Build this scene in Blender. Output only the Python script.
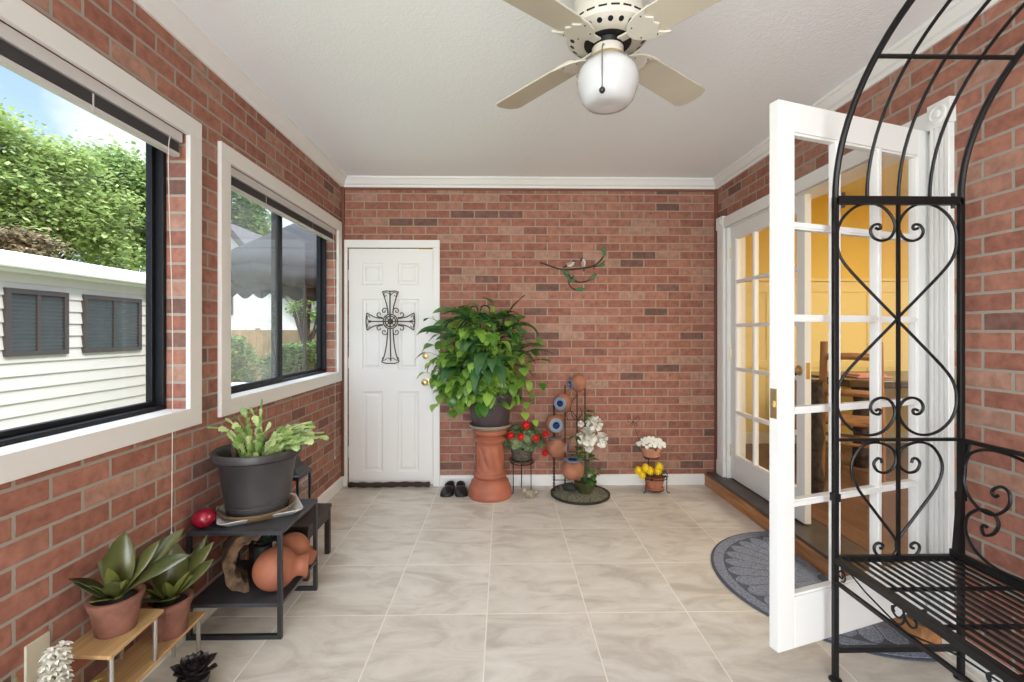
import bpy, math, random
from math import sin, cos, pi, radians as R
from mathutils import Vector as V, Matrix, Euler, noise as mnoise
random.seed(7)
scn = bpy.context.scene
for o in list(bpy.data.objects): bpy.data.objects.remove(o)
C = scn.collection
# ---------------------------------------------------------------- camera
F, CY, YAW, H = 467.9, 331.55, 0.0187, 1.2844      # focal length (px of a 1024 frame), horizon row, yaw, eye height
cam = bpy.data.cameras.new('camera'); cam_o = bpy.data.objects.new('camera', cam); C.objects.link(cam_o)
cam_o.location = (0, 0, H); cam_o.rotation_euler = (pi/2, 0, -YAW)
cam.sensor_width = 36; cam.lens = F/1024*36; cam.shift_y = -(341-CY)/1024; cam.clip_start = .05; cam.clip_end = 300
scn.camera = cam_o
# ---------------------------------------------------------------- world, sun, area lights, exposure
scn.view_settings.view_transform = 'Standard'; scn.view_settings.look = 'None'
scn.view_settings.gamma = 1; scn.view_settings.use_curve_mapping = False
scn.view_settings.exposure = 0.14
wd = bpy.data.worlds.new('sky'); scn.world = wd; wd.use_nodes = True
nt = wd.node_tree; nt.nodes.clear()
tc = nt.nodes.new('ShaderNodeTexCoord'); sep = nt.nodes.new('ShaderNodeSeparateXYZ'); nt.links.new(tc.outputs['Generated'], sep.inputs[0])
rp = nt.nodes.new('ShaderNodeValToRGB'); nt.links.new(sep.outputs['Z'], rp.inputs[0])
rp.color_ramp.elements[0].position = 0.0; rp.color_ramp.elements[0].color = (.80, .88, .96, 1)
rp.color_ramp.elements[1].position = .50; rp.color_ramp.elements[1].color = (.26, .46, .82, 1)
e = rp.color_ramp.elements.new(.85); e.color = (5.0, 5.5, 6.2, 1)      # zenith brightened to light the room through the windows
e = rp.color_ramp.elements.new(.30); e.color = (.45, .64, .90, 1)
ns = nt.nodes.new('ShaderNodeTexNoise'); ns.inputs['Scale'].default_value = 3.2; ns.inputs['Detail'].default_value = 6
nt.links.new(tc.outputs['Generated'], ns.inputs['Vector'])
r2 = nt.nodes.new('ShaderNodeValToRGB'); nt.links.new(ns.outputs['Fac'], r2.inputs[0])
r2.color_ramp.elements[0].position = .50; r2.color_ramp.elements[1].position = .64
mx = nt.nodes.new('ShaderNodeMix'); mx.data_type = 'RGBA'
nt.links.new(r2.outputs[0], mx.inputs[0]); nt.links.new(rp.outputs[0], mx.inputs[6]); mx.inputs[7].default_value = (.93, .95, .97, 1)
bg = nt.nodes.new('ShaderNodeBackground'); bg.inputs[1].default_value = 1.25; nt.links.new(mx.outputs[2], bg.inputs[0])
wo = nt.nodes.new('ShaderNodeOutputWorld'); nt.links.new(bg.outputs[0], wo.inputs[0])

def area(name, loc, rot, sx, sy, power, col=(1, 1, 1), spread=pi):
    l = bpy.data.lights.new(name, 'AREA'); l.shape = 'RECTANGLE'; l.size = sx; l.size_y = sy; l.energy = power; l.color = col; l.spread = spread
    o = bpy.data.objects.new(name, l); C.objects.link(o); o.location = loc; o.rotation_euler = rot
    return o
s = bpy.data.lights.new('sun', 'SUN'); s.energy = 3.0; s.angle = R(8); s.color = (1, .96, .9)
so = bpy.data.objects.new('sun', s); C.objects.link(so); so.rotation_euler = Euler((R(28), R(38), 0))
# added fill lights, all unseen: two behind the camera, one in the dining room
area('rear_fill_light', (.2, -4.05, 1.35), (R(98), 0, 0), 2.7, 2.1, 190, (.95, .985, 1))
area('side_fill_light', (-1.30, -1.35, 1.46), (R(100), 0, R(-68)), 3.0, 1.85, 62, (.95, .98, 1))
area('dining_room_fill_light', (4.1, 2.3, 2.62), (0, 0, 0), 1.2, 1.2, 95, (1, .93, .80))

# ---------------------------------------------------------------- helpers
def at(u, v, X=None, Y=None, Z=None):
    """world point on the plane X=, Y= or Z= for a reading taken off the photograph"""
    a = (u-512)/F; b = -(v-CY)/F
    x, y = a*cos(YAW)+sin(YAW), -a*sin(YAW)+cos(YAW)
    k = X/x if X is not None else Y/y if Y is not None else (Z-H)/b
    return V((x*k, y*k, b*k+H))

class MB:
    def __init__(s): s.v = []; s.f = []
    def add(s, vs, fs):
        n = len(s.v); s.v += [tuple(p) for p in vs]; s.f += [tuple(i+n for i in f) for f in fs]; return s
    def box(s, x0, y0, z0, x1, y1, z1, M=None):
        vs = [V((x, y, z)) for x in (x0, x1) for y in (y0, y1) for z in (z0, z1)]
        if M: vs = [M @ p for p in vs]
        return s.add(vs, [(0, 1, 3, 2), (4, 6, 7, 5), (0, 4, 5, 1), (2, 3, 7, 6), (0, 2, 6, 4), (1, 5, 7, 3)])
    def bar(s, p, q, w, h=None, up=(0, 0, 1)):
        p, q = V(p), V(q); h = h or w; d = (q-p); L = d.length; d.normalize(); up = V(up)
        if abs(d.dot(up)) > .95: up = V((0, 1, 0))
        a = d.cross(up).normalized(); b = a.cross(d)
        M = Matrix((a, d, b)).transposed().to_4x4(); M.translation = p
        return s.box(-w/2, 0, -h/2, w/2, L, h/2, M)
    def tube(s, pts, r, n=8, caps=True, closed=False):
        pts = [V(p) for p in pts]; m = len(pts)
        rr = r if isinstance(r, (list, tuple)) else [r]*m
        t = [(pts[(i+1) % m if closed else min(i+1, m-1)]-pts[(i-1) % m if closed else max(i-1, 0)]).normalized() for i in range(m)]
        up = V((0, 0, 1)) if abs(t[0].z) < .9 else V((1, 0, 0))
        a = t[0].cross(up).normalized(); vs = []; fs = []
        for i in range(m):
            a = (a - t[i]*a.dot(t[i]))
            if a.length < 1e-6: a = t[i].orthogonal()
            a.normalize(); b = t[i].cross(a)
            for j in range(n):
                an = 2*pi*j/n; vs.append(pts[i]+(a*cos(an)+b*sin(an))*rr[i])
        for i in range(m if closed else m-1):
            for j in range(n):
                A = i*n+j; B = i*n+(j+1) % n; i2 = (i+1) % m
                fs.append((A, B, i2*n+(j+1) % n, i2*n+j))
        if caps and not closed: fs += [tuple(range(n))[::-1], tuple((m-1)*n+j for j in range(n))]
        return s.add(vs, fs)
    def lathe(s, prof, n=32, c=(0, 0, 0), M=None, mod=None, close=True):
        vs = []; fs = []; m = len(prof); c = V(c)
        for i, (r, z) in enumerate(prof):
            for j in range(n):
                an = 2*pi*j/n; q = mod(an, r, z) if mod else r
                p = V((q*cos(an), q*sin(an), z)); vs.append((M @ p if M else p)+c)
        for i in range(m-1):
            for j in range(n): fs.append((i*n+j, i*n+(j+1) % n, (i+1)*n+(j+1) % n, (i+1)*n+j))
        if close:
            fs.append(tuple(range(n))[::-1]); fs.append(tuple((m-1)*n+j for j in range(n)))
        return s.add(vs, fs)
    def ball(s, c, r, n=14, M=None, sc=(1, 1, 1), jit=0, seed=0):
        prof = [(max(sin(pi*i/(n//2))*1, .001), -cos(pi*i/(n//2))) for i in range(n//2+1)]
        b = MB().lathe(prof, n)
        vs = []
        for p in b.v:
            p = V(p)
            if jit: p *= 1+jit*mnoise.noise(p*1.7+V((seed, seed*.37, 0)))
            p = V((p.x*sc[0]*r, p.y*sc[1]*r, p.z*sc[2]*r))
            if M: p = M @ p
            vs.append(p+V(c))
        return s.add(vs, b.f)
    def prism(s, poly, axis, t0, t1):
        """poly of 2-d points extruded along axis x/y/z"""
        f3 = {'x': lambda a, b, t: (t, a, b), 'y': lambda a, b, t: (a, t, b), 'z': lambda a, b, t: (a, b, t)}[axis]
        n = len(poly); vs = [f3(a, b, t0) for a, b in poly]+[f3(a, b, t1) for a, b in poly]
        fs = [tuple(range(n)), tuple(range(n, 2*n))[::-1]]+[(i, i+n, (i+1) % n+n, (i+1) % n) for i in range(n)]
        return s.add(vs, fs)
    def leaf(s, base, yaw, pitch, L, W, droop=.8, seg=7, fold=.25, wave=0, peak=.4, tw=0):
        """a curved leaf blade: starts at base heading yaw/pitch and bends down by droop radians over its length"""
        p = V(base); vs = []; fs = []; ph = random.random()*6
        for i in range(seg+1):
            t = i/seg; pt = pitch-droop*t; d = V((cos(yaw)*cos(pt), sin(yaw)*cos(pt), sin(pt)))
            side = V((-sin(yaw), cos(yaw), 0)); nn = side.cross(d)*-1
            q = tw*t; side, nn = side*cos(q)+nn*sin(q), nn*cos(q)-side*sin(q)
            tt = t**(math.log(.5)/math.log(peak)); w = W*.5*max(sin(pi*min(tt, 1))**.8 if 0 < t < 1 else .02, .02)
            k = fold*w
            wv = wave*W*sin(ph+t*9)
            vs += [p-side*w+nn*(k+wv), p, p+side*w+nn*(k-wv)]
            if i < seg: p = p+d*(L/seg)
        for i in range(seg):
            a = i*3; fs += [(a, a+1, a+4, a+3), (a+1, a+2, a+5, a+4)]
        return s.add(vs, fs)
    def build(s, name, mat, parent=None, smooth=True, bevel=0, seg=2, ang=.7):
        me = bpy.data.meshes.new(name); me.from_pydata(s.v, [], s.f); me.validate(); me.update()
        import bmesh
        b = bmesh.new(); b.from_mesh(me)
        if len(b.faces) < 60000: bmesh.ops.recalc_face_normals(b, faces=b.faces)
        b.to_mesh(me); b.free()
        if smooth:
            me.polygons.foreach_set('use_smooth', [True]*len(me.polygons)); me.set_sharp_from_angle(angle=ang)
        me.materials.append(mat)
        o = bpy.data.objects.new(name, me); C.objects.link(o)
        if parent: o.parent = parent
        if bevel:
            m = o.modifiers.new('bevel', 'BEVEL'); m.width = bevel; m.segments = seg; m.limit_method = 'ANGLE'; m.angle_limit = .6
        return o

def tag(o, label, cat, group=None, kind=None):
    o['label'] = label; o['category'] = cat
    if group: o['group'] = group
    if kind: o['kind'] = kind
    return o
def thing(name, label, cat, loc=(0, 0, 0), rz=0, group=None):
    o = bpy.data.objects.new(name, None); o.empty_display_size = .05; C.objects.link(o); o.location = loc; o.rotation_euler = (0, 0, rz)
    return tag(o, label, cat, group)
def struct(name, mb, mat, parent=None, **k):
    o = mb.build(name, mat, parent, **k)
    if not parent: o['kind'] = 'structure'
    return o
def copy_tree(o, parent=None):
    c = o.copy(); C.objects.link(c); c.parent = parent
    for ch in list(o.children): copy_tree(ch, c)
    return c
def smoothpath(pts, n=5, closed=False):
    pts = [V(p) for p in pts]; out = []; m = len(pts)
    for i in range(m if closed else m-1):
        g = lambda k: pts[k % m] if closed else pts[min(max(k, 0), m-1)]
        p0, p1, p2, p3 = g(i-1), g(i), g(i+1), g(i+2)
        for j in range(n):
            t = j/n
            out.append(.5*((2*p1)+(p2-p0)*t+(2*p0-5*p1+4*p2-p3)*t*t+(3*p1-p0-3*p2+p3)*t**3))
    if not closed: out.append(pts[-1])
    return out
def spiral(c, r0, r1, a0, a1, n=18):
    return [(c[0]+(r0+(r1-r0)*i/n)*cos(a0+(a1-a0)*i/n), c[1]+(r0+(r1-r0)*i/n)*sin(a0+(a1-a0)*i/n)) for i in range(n+1)]

# ---------------------------------------------------------------- materials
def newmat(name):
    m = bpy.data.materials.new(name); m.use_nodes = True; return m, m.node_tree, m.node_tree.nodes['Principled BSDF']
def mat(name, col, rough=.5, metal=0, var=0, vscale=8, bump=0, bscale=60, spec=.5, col2=None, detail=4, trans=0, coat=0, stretch=None, sss=0):
    m, t, b = newmat(name)
    b.inputs['Base Color'].default_value = (*col, 1); b.inputs['Roughness'].default_value = rough; b.inputs['Metallic'].default_value = metal
    b.inputs['Specular IOR Level'].default_value = spec; b.inputs['Coat Weight'].default_value = coat
    tcn = t.nodes.new('ShaderNodeTexCoord'); vec = tcn.outputs['Object']
    if stretch:
        mp = t.nodes.new('ShaderNodeMapping'); mp.inputs['Scale'].default_value = stretch; t.links.new(vec, mp.inputs[0]); vec = mp.outputs[0]
    if var or col2:
        n = t.nodes.new('ShaderNodeTexNoise'); n.inputs['Scale'].default_value = vscale; n.inputs['Detail'].default_value = detail; t.links.new(vec, n.inputs['Vector'])
        r = t.nodes.new('ShaderNodeValToRGB'); r.color_ramp.elements[0].position = .35; r.color_ramp.elements[1].position = .65
        c2 = col2 or tuple(min(c*(1+var), 1) for c in col); c1 = col if col2 else tuple(c*(1-var) for c in col)
        r.color_ramp.elements[0].color = (*c1, 1); r.color_ramp.elements[1].color = (*c2, 1)
        t.links.new(n.outputs['Fac'], r.inputs[0]); t.links.new(r.outputs[0], b.inputs['Base Color'])
    if bump:
        n = t.nodes.new('ShaderNodeTexNoise'); n.inputs['Scale'].default_value = bscale; n.inputs['Detail'].default_value = 3; t.links.new(vec, n.inputs['Vector'])
        bp = t.nodes.new('ShaderNodeBump'); bp.inputs['Strength'].default_value = bump; bp.inputs['Distance'].default_value = .01
        t.links.new(n.outputs['Fac'], bp.inputs['Height']); t.links.new(bp.outputs[0], b.inputs['Normal'])
    if trans or sss:
        if trans: b.inputs['Transmission Weight'].default_value = trans
        if sss: b.inputs['Subsurface Weight'].default_value = sss; b.inputs['Subsurface Radius'].default_value = (.02, .02, .02)
    return m
def math_n(t, op, a, b=None, c=None):
    n = t.nodes.new('ShaderNodeMath'); n.operation = op
    for i, x in enumerate((a, b, c)):
        if x is None: continue
        if hasattr(x, 'links'): t.links.new(x, n.inputs[i])
        else: n.inputs[i].default_value = x
    return n.outputs[0]
def brick_mat(name, axis, off_u, off_z, tint=1.0, bw=.203, rh=.0677, ms=.0055, mortar=(.36, .285, .22)):
    m, t, b = newmat(name); L = t.links
    g = t.nodes.new('ShaderNodeNewGeometry'); sp = t.nodes.new('ShaderNodeSeparateXYZ'); L.new(g.outputs['Position'], sp.inputs[0])
    if axis == 'auto':   # side walls: use Y on the face, X in the window reveals
        ng = t.nodes.new('ShaderNodeSeparateXYZ'); L.new(g.outputs['Normal'], ng.inputs[0])
        isx = math_n(t, 'GREATER_THAN', math_n(t, 'ABSOLUTE', ng.outputs['X']), .5)
        u = math_n(t, 'ADD', math_n(t, 'MULTIPLY', sp.outputs['Y'], isx), math_n(t, 'MULTIPLY', sp.outputs['X'], math_n(t, 'SUBTRACT', 1, isx)))
    else: u = sp.outputs[axis]
    u = math_n(t, 'ADD', u, 20*bw+off_u); z = math_n(t, 'ADD', sp.outputs['Z'], 10*2*rh+off_z)
    row = math_n(t, 'FLOOR', math_n(t, 'DIVIDE', z, rh)); par = math_n(t, 'MODULO', row, 2)
    uo = math_n(t, 'ADD', u, math_n(t, 'MULTIPLY', math_n(t, 'SUBTRACT', 1, par), bw/2))
    col = math_n(t, 'FLOOR', math_n(t, 'DIVIDE', uo, bw))
    cv = t.nodes.new('ShaderNodeCombineXYZ'); L.new(u, cv.inputs[0]); L.new(z, cv.inputs[1])
    # a little waviness so that mortar edges are not ruler straight
    nz = t.nodes.new('ShaderNodeTexNoise'); nz.inputs['Scale'].default_value = 45; nz.inputs['Detail'].default_value = 2; L.new(g.outputs['Position'], nz.inputs['Vector'])
    vm = t.nodes.new('ShaderNodeVectorMath'); vm.operation = 'MULTIPLY_ADD'; vm.inputs[1].default_value = (.004, .004, 0); L.new(nz.outputs['Color'], vm.inputs[0]); L.new(cv.outputs[0], vm.inputs[2])
    br = t.nodes.new('ShaderNodeTexBrick'); br.offset = .5; br.offset_frequency = 2
    br.inputs['Scale'].default_value = 1; br.inputs['Mortar Size'].default_value = ms; br.inputs['Mortar Smooth'].default_value = .25
    br.inputs['Brick Width'].default_value = bw; br.inputs['Row Height'].default_value = rh; L.new(vm.outputs[0], br.inputs['Vector'])
    wv = t.nodes.new('ShaderNodeCombineXYZ'); L.new(row, wv.inputs[0]); L.new(col, wv.inputs[1]); wn = t.nodes.new('ShaderNodeTexWhiteNoise'); wn.noise_dimensions = '2D'; L.new(wv.outputs[0], wn.inputs['Vector'])
    rp = t.nodes.new('ShaderNodeValToRGB'); rp.color_ramp.interpolation = 'LINEAR'; L.new(wn.outputs['Value'], rp.inputs[0])
    K = tint
    stops = [(0, (.165, .088, .072)), (.08, (.205, .104, .084)), (.12, (.270, .112, .082)), (.45, (.325, .138, .098)), (.75, (.360, .165, .118)), (.87, (.330, .145, .105)), (.92, (.375, .205, .150)), (1, (.375, .215, .160))]
    el = rp.color_ramp.elements
    el[0].position, el[0].color = 0, (*[c*K for c in stops[0][1]], 1); el[1].position, el[1].color = 1, (*[c*K for c in stops[-1][1]], 1)
    for p, c in stops[1:-1]:
        q = el.new(p); q.color = (*[x*K for x in c], 1)
    n2 = t.nodes.new('ShaderNodeTexNoise'); n2.inputs['Scale'].default_value = 28; n2.inputs['Detail'].default_value = 8; L.new(g.outputs['Position'], n2.inputs['Vector'])
    mr = t.nodes.new('ShaderNodeMapRange'); mr.inputs[1].default_value = .3; mr.inputs[2].default_value = .7; mr.inputs[3].default_value = .78; mr.inputs[4].default_value = 1.22; L.new(n2.outputs['Fac'], mr.inputs[0])
    mu = t.nodes.new('ShaderNodeVectorMath'); mu.operation = 'SCALE'; L.new(rp.outputs[0], mu.inputs[0]); L.new(mr.outputs[0], mu.inputs['Scale'])
    mx = t.nodes.new('ShaderNodeMix'); mx.data_type = 'RGBA'; L.new(br.outputs['Fac'], mx.inputs[0]); L.new(mu.outputs[0], mx.inputs[6]); mx.inputs[7].default_value = (*mortar, 1)
    L.new(mx.outputs[2], b.inputs['Base Color']); b.inputs['Roughness'].default_value = .85; b.inputs['Specular IOR Level'].default_value = .25
    hh = math_n(t, 'ADD', math_n(t, 'SUBTRACT', 1, br.outputs['Fac']), math_n(t, 'MULTIPLY', n2.outputs['Fac'], .5))
    bp = t.nodes.new('ShaderNodeBump'); bp.inputs['Strength'].default_value = .6; bp.inputs['Distance'].default_value = .006; L.new(hh, bp.inputs['Height']); L.new(bp.outputs[0], b.inputs['Normal'])
    return m
def floor_mat():
    m, t, b = newmat('porcelain_tile'); L = t.links; T = .457
    g = t.nodes.new('ShaderNodeNewGeometry'); sp = t.nodes.new('ShaderNodeSeparateXYZ'); L.new(g.outputs['Position'], sp.inputs[0])
    x = math_n(t, 'ADD', sp.outputs['X'], 20*T+.0737); y = math_n(t, 'ADD', sp.outputs['Y'], 20*T-3.5)
    ci = math_n(t, 'FLOOR', math_n(t, 'DIVIDE', x, T)); ri = math_n(t, 'FLOOR', math_n(t, 'DIVIDE', y, T))
    fx = math_n(t, 'SUBTRACT', math_n(t, 'DIVIDE', x, T), ci); fy = math_n(t, 'SUBTRACT', math_n(t, 'DIVIDE', y, T), ri)
    ed = lambda q: math_n(t, 'SUBTRACT', .5, math_n(t, 'ABSOLUTE', math_n(t, 'SUBTRACT', q, .5)))
    d = math_n(t, 'MINIMUM', ed(fx), ed(fy))
    gm = t.nodes.new('ShaderNodeMapRange'); gm.inputs[1].default_value = .004; gm.inputs[2].default_value = .0085; gm.inputs[3].default_value = 1; gm.inputs[4].default_value = 0; L.new(d, gm.inputs[0])
    wv = t.nodes.new('ShaderNodeCombineXYZ'); L.new(ci, wv.inputs[0]); L.new(ri, wv.inputs[1]); wn = t.nodes.new('ShaderNodeTexWhiteNoise'); wn.noise_dimensions = '2D'; L.new(wv.outputs[0], wn.inputs['Vector'])
    # each tile has its own piece of cloudy veining
    off = t.nodes.new('ShaderNodeVectorMath'); off.operation = 'MULTIPLY_ADD'; off.inputs[1].default_value = (9, 9, 9); L.new(wn.outputs['Color'], off.inputs[0]); L.new(g.outputs['Position'], off.inputs[2])
    mp = t.nodes.new('ShaderNodeMapping'); mp.inputs['Scale'].default_value = (1, 2.2, 1); mp.inputs['Rotation'].default_value = (0, 0, .5); L.new(off.outputs[0], mp.inputs[0])
    n = t.nodes.new('ShaderNodeTexNoise'); n.inputs['Scale'].default_value = 3.2; n.inputs['Detail'].default_value = 8; n.inputs['Roughness'].default_value = .62; n.inputs['Distortion'].default_value = 1.1; L.new(mp.outputs[0], n.inputs['Vector'])
    r = t.nodes.new('ShaderNodeValToRGB'); L.new(n.outputs['Fac'], r.inputs[0])
    e = r.color_ramp.elements; e[0].position = .32; e[0].color = (.50, .455, .39, 1); e[1].position = .70; e[1].color = (.75, .71, .645, 1); q = e.new(.50); q.color = (.645, .60, .53, 1)
    mx = t.nodes.new('ShaderNodeMix'); mx.data_type = 'RGBA'; L.new(gm.outputs[0], mx.inputs[0]); L.new(r.outputs[0], mx.inputs[6]); mx.inputs[7].default_value = (.84, .79, .70, 1)
    L.new(mx.outputs[2], b.inputs['Base Color'])
    rr = t.nodes.new('ShaderNodeMapRange'); L.new(gm.outputs[0], rr.inputs[0]); rr.inputs[3].default_value = .42; rr.inputs[4].default_value = .9; L.new(rr.outputs[0], b.inputs['Roughness'])
    b.inputs['Specular IOR Level'].default_value = .4
    hh = math_n(t, 'SUBTRACT', math_n(t, 'MULTIPLY', n.outputs['Fac'], .15), gm.outputs[0])
    bp = t.nodes.new('ShaderNodeBump'); bp.inputs['Strength'].default_value = .5; bp.inputs['Distance'].default_value = .002; L.new(hh, bp.inputs['Height']); L.new(bp.outputs[0], b.inputs['Normal'])
    return m
def glass_mat(name, fog=0, refl=.08, tint=(1, 1, 1)):
    m = bpy.data.materials.new(name); m.use_nodes = True; t = m.node_tree; t.nodes.clear(); L = t.links
    o = t.nodes.new('ShaderNodeOutputMaterial'); tr = t.nodes.new('ShaderNodeBsdfTransparent'); tr.inputs[0].default_value = (*tint, 1)
    gl = t.nodes.new('ShaderNodeBsdfGlossy'); gl.inputs['Roughness'].default_value = .02
    lw = t.nodes.new('ShaderNodeLayerWeight'); lw.inputs[0].default_value = .15
    f = math_n(t, 'ADD', math_n(t, 'MULTIPLY', lw.outputs['Fresnel'], .12), refl*.25)
    m1 = t.nodes.new('ShaderNodeMixShader'); L.new(f, m1.inputs[0]); L.new(tr.outputs[0], m1.inputs[1]); L.new(gl.outputs[0], m1.inputs[2]); out = m1.outputs[0]
    if fog:
        df = t.nodes.new('ShaderNodeBsdfTranslucent'); df.inputs[0].default_value = (.85, .88, .88, 1)
        d2 = t.nodes.new('ShaderNodeBsdfDiffuse'); d2.inputs[0].default_value = (.75, .78, .78, 1)
        ad = t.nodes.new('ShaderNodeMixShader'); L.new(df.outputs[0], ad.inputs[1]); L.new(d2.outputs[0], ad.inputs[2])
        tcn = t.nodes.new('ShaderNodeTexCoord'); n = t.nodes.new('ShaderNodeTexNoise'); n.inputs['Scale'].default_value = 3; n.inputs['Detail'].default_value = 5; L.new(tcn.outputs['Object'], n.inputs['Vector'])
        mr = t.nodes.new('ShaderNodeMapRange'); mr.inputs[1].default_value = .3; mr.inputs[2].default_value = .7; mr.inputs[3].default_value = fog*.6; mr.inputs[4].default_value = fog*1.4; L.new(n.outputs['Fac'], mr.inputs[0])
        m2 = t.nodes.new('ShaderNodeMixShader'); L.new(mr.outputs[0], m2.inputs[0]); L.new(out, m2.inputs[1]); L.new(ad.outputs[0], m2.inputs[2]); out = m2.outputs[0]
    L.new(out, o.inputs[0]); return m
def leaf_mat(name, c1, c2, rough=.35, tr=.25, scale=9, sheen=.5):
    m, t, b = newmat(name); L = t.links; tcn = t.nodes.new('ShaderNodeTexCoord')
    n = t.nodes.new('ShaderNodeTexNoise'); n.inputs['Scale'].default_value = scale; n.inputs['Detail'].default_value = 5; L.new(tcn.outputs['Object'], n.inputs['Vector'])
    g = t.nodes.new('ShaderNodeNewGeometry')
    r = t.nodes.new('ShaderNodeValToRGB'); r.color_ramp.elements[0].position = .3; r.color_ramp.elements[1].position = .7
    r.color_ramp.elements[0].color = (*c1, 1); r.color_ramp.elements[1].color = (*c2, 1)
    mixf = math_n(t, 'ADD', math_n(t, 'MULTIPLY', n.outputs['Fac'], .6), math_n(t, 'MULTIPLY', g.outputs['Random Per Island'], .4))
    L.new(mixf, r.inputs[0]); L.new(r.outputs[0], b.inputs['Base Color']); b.inputs['Roughness'].default_value = rough; b.inputs['Specular IOR Level'].default_value = sheen
    if tr:
        o = t.nodes['Material Output']; tl = t.nodes.new('ShaderNodeBsdfTranslucent'); L.new(r.outputs[0], tl.inputs[0])
        ms = t.nodes.new('ShaderNodeMixShader'); ms.inputs[0].default_value = tr; L.new(b.outputs[0], ms.inputs[1]); L.new(tl.outputs[0], ms.inputs[2]); L.new(ms.outputs[0], o.inputs[0])
    return m
WHITE = mat('white_paint', (.80, .80, .78), .45)
TRIM = mat('window_trim_paint', (.74, .73, .70), .5)
CEIL = mat('ceiling_paint', (.90, .925, .95), .8, bump=.25, bscale=90)
BACKB = brick_mat('brick_back', 'X', .035, .003, 1.0)
SIDEB = brick_mat('brick_side', 'auto', .06, .0, 1.0, bw=.21, rh=.0715, ms=.0064, mortar=(.34, .30, .25))
FLOORM = floor_mat()
BLACKM = mat('black_iron', (.006, .006, .0065), .42, .0, spec=.35)
BLACKF = mat('black_window_frame', (.006, .007, .010), .45, spec=.3)
BROWNTRIM = mat('brown_corner_moulding', (.17, .065, .04), .5)
BRASS = mat('brass', (.62, .47, .24), .35, .85)
NICKEL = mat('brushed_metal', (.62, .60, .57), .3, 1)
GLASS = glass_mat('clear_glass')
DGLASS = glass_mat('door_glass', refl=.05)
FOGGLASS = glass_mat('fogged_glass', fog=.08)
TERRA = mat('terracotta', (.42, .155, .085), .8, var=.14, vscale=14, bump=.15, bscale=60)
TERRAD = mat('old_terracotta', (.22, .095, .065), .85, var=.2, vscale=18, bump=.2, bscale=50)
SOIL = mat('potting_soil', (.022, .016, .012), .95, var=.5, vscale=80, bump=1, bscale=120)
DKWOOD = mat('dark_wood', (.035, .022, .017), .4, var=.3, vscale=10, stretch=(1, 8, 1))
# ================================================================ THE SETTING
A, B, D, ZC = -1.3376, 1.8008, 3.9103, 2.56
RY = -4.2     # rear end of the room, behind the camera
struct('floor', MB().box(A-.2, RY, -.12, B+.02, D+.15, 0), FLOORM, smooth=False)
struct('ceiling', MB().box(A-.2, RY, ZC, B+.2, D+.15, ZC+.12), CEIL, smooth=False)
# left wall with two window openings, plus an unseen one added for fill light
W1 = (.56, 1.998, .955, 2.115); W2 = (2.295, 3.78, .955, 2.10)
wl = MB()
XL0, XL1 = A-.15, A
def wbox(y0, y1, z0, z1): wl.box(XL0, y0, z0, XL1, y1, z1)
wbox(RY, -3.0, 0, ZC); wbox(-3.0, .3, 0, .5); wbox(-3.0, .3, 2.42, ZC); wbox(.3, W1[0], 0, ZC); wbox(W1[0], W1[1], 0, W1[2]); wbox(W1[0], W1[1], W1[3], ZC)
wbox(W1[1], W2[0], 0, ZC); wbox(W2[0], W2[1], 0, W2[2]); wbox(W2[0], W2[1], W2[3], ZC); wbox(W2[1], D+.15, 0, ZC)
struct('wall_left', wl, SIDEB, smooth=False)
# back wall with the white door's opening
DX0, DX1, DZ = -1.289, -.585, 1.978
wb = MB().box(A, D, 0, DX0, D+.15, ZC).box(DX0, D, DZ, DX1, D+.15, ZC).box(DX1, D, 0, B, D+.15, ZC)
struct('wall_back', wb, BACKB, smooth=False)
# right wall with the french door opening, low step
OY0, OY1, OZ0, OZ1 = 1.925, 3.755, .0, 2.125
wr = MB().box(B, RY, 0, B+.15, OY0, ZC).box(B, OY0, OZ1, B+.15, OY1, ZC).box(B, OY1, 0, B+.15, D+.15, ZC)
struct('wall_right', wr, SIDEB, smooth=False)
# rear end of the sunroom: low brick wall and posts round a wide opening made to let light in (behind the camera)
re_ = MB().box(A-.2, RY-.15, 0, B+.15, RY, .3).box(A-.2, RY-.15, 2.42, B+.15, RY, ZC+.12).box(A-.2, RY-.15, .3, A+.03, RY, 2.42).box(B-.03, RY-.15, .3, B+.15, RY, 2.42)
struct('wall_rear', re_, BACKB, smooth=False)
# crown moulding
cp = [(0, 2.48), (.012, 2.48), (.018, 2.497), (.030, 2.505), (.052, 2.540), (.060, 2.545), (.060, ZC), (0, ZC)]
struct('trim_1', MB().prism([(A+a, z) for a, z in cp], 'y', RY, D), WHITE, smooth=False)
struct('trim_2', MB().prism([(B-a, z) for a, z in cp], 'y', RY, D), WHITE, smooth=False)
struct('trim_3', MB().prism([(D-a, z) for a, z in cp], 'x', A+.02, B-.02), WHITE, smooth=False)
# baseboards
bp_ = [(0, 0), (.014, 0), (.014, .070), (.008, .085), (0, .088)]
struct('baseboard_left', MB().prism([(A+a, z) for a, z in bp_], 'y', RY, D), WHITE, smooth=False)
struct('baseboard_back', MB().prism([(D-a, z) for a, z in bp_], 'x', -.527, 1.69), WHITE, smooth=False)
struct('baseboard_right', MB().prism([(B-a, z) for a, z in bp_], 'y', RY, 1.81), WHITE, smooth=False)
# thin brown corner mouldings
struct('trim_4', MB().box(A, D-.024, .088, A+.024, D, 2.48), BROWNTRIM, bevel=.004)
struct('trim_11', MB().box(A+.024, D-.010, 2.462, B-.024, D, 2.48), BROWNTRIM, smooth=False)
struct('trim_5', MB().box(B-.024, D-.024, .1, B, D, 2.48), BROWNTRIM, bevel=.004)

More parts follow.
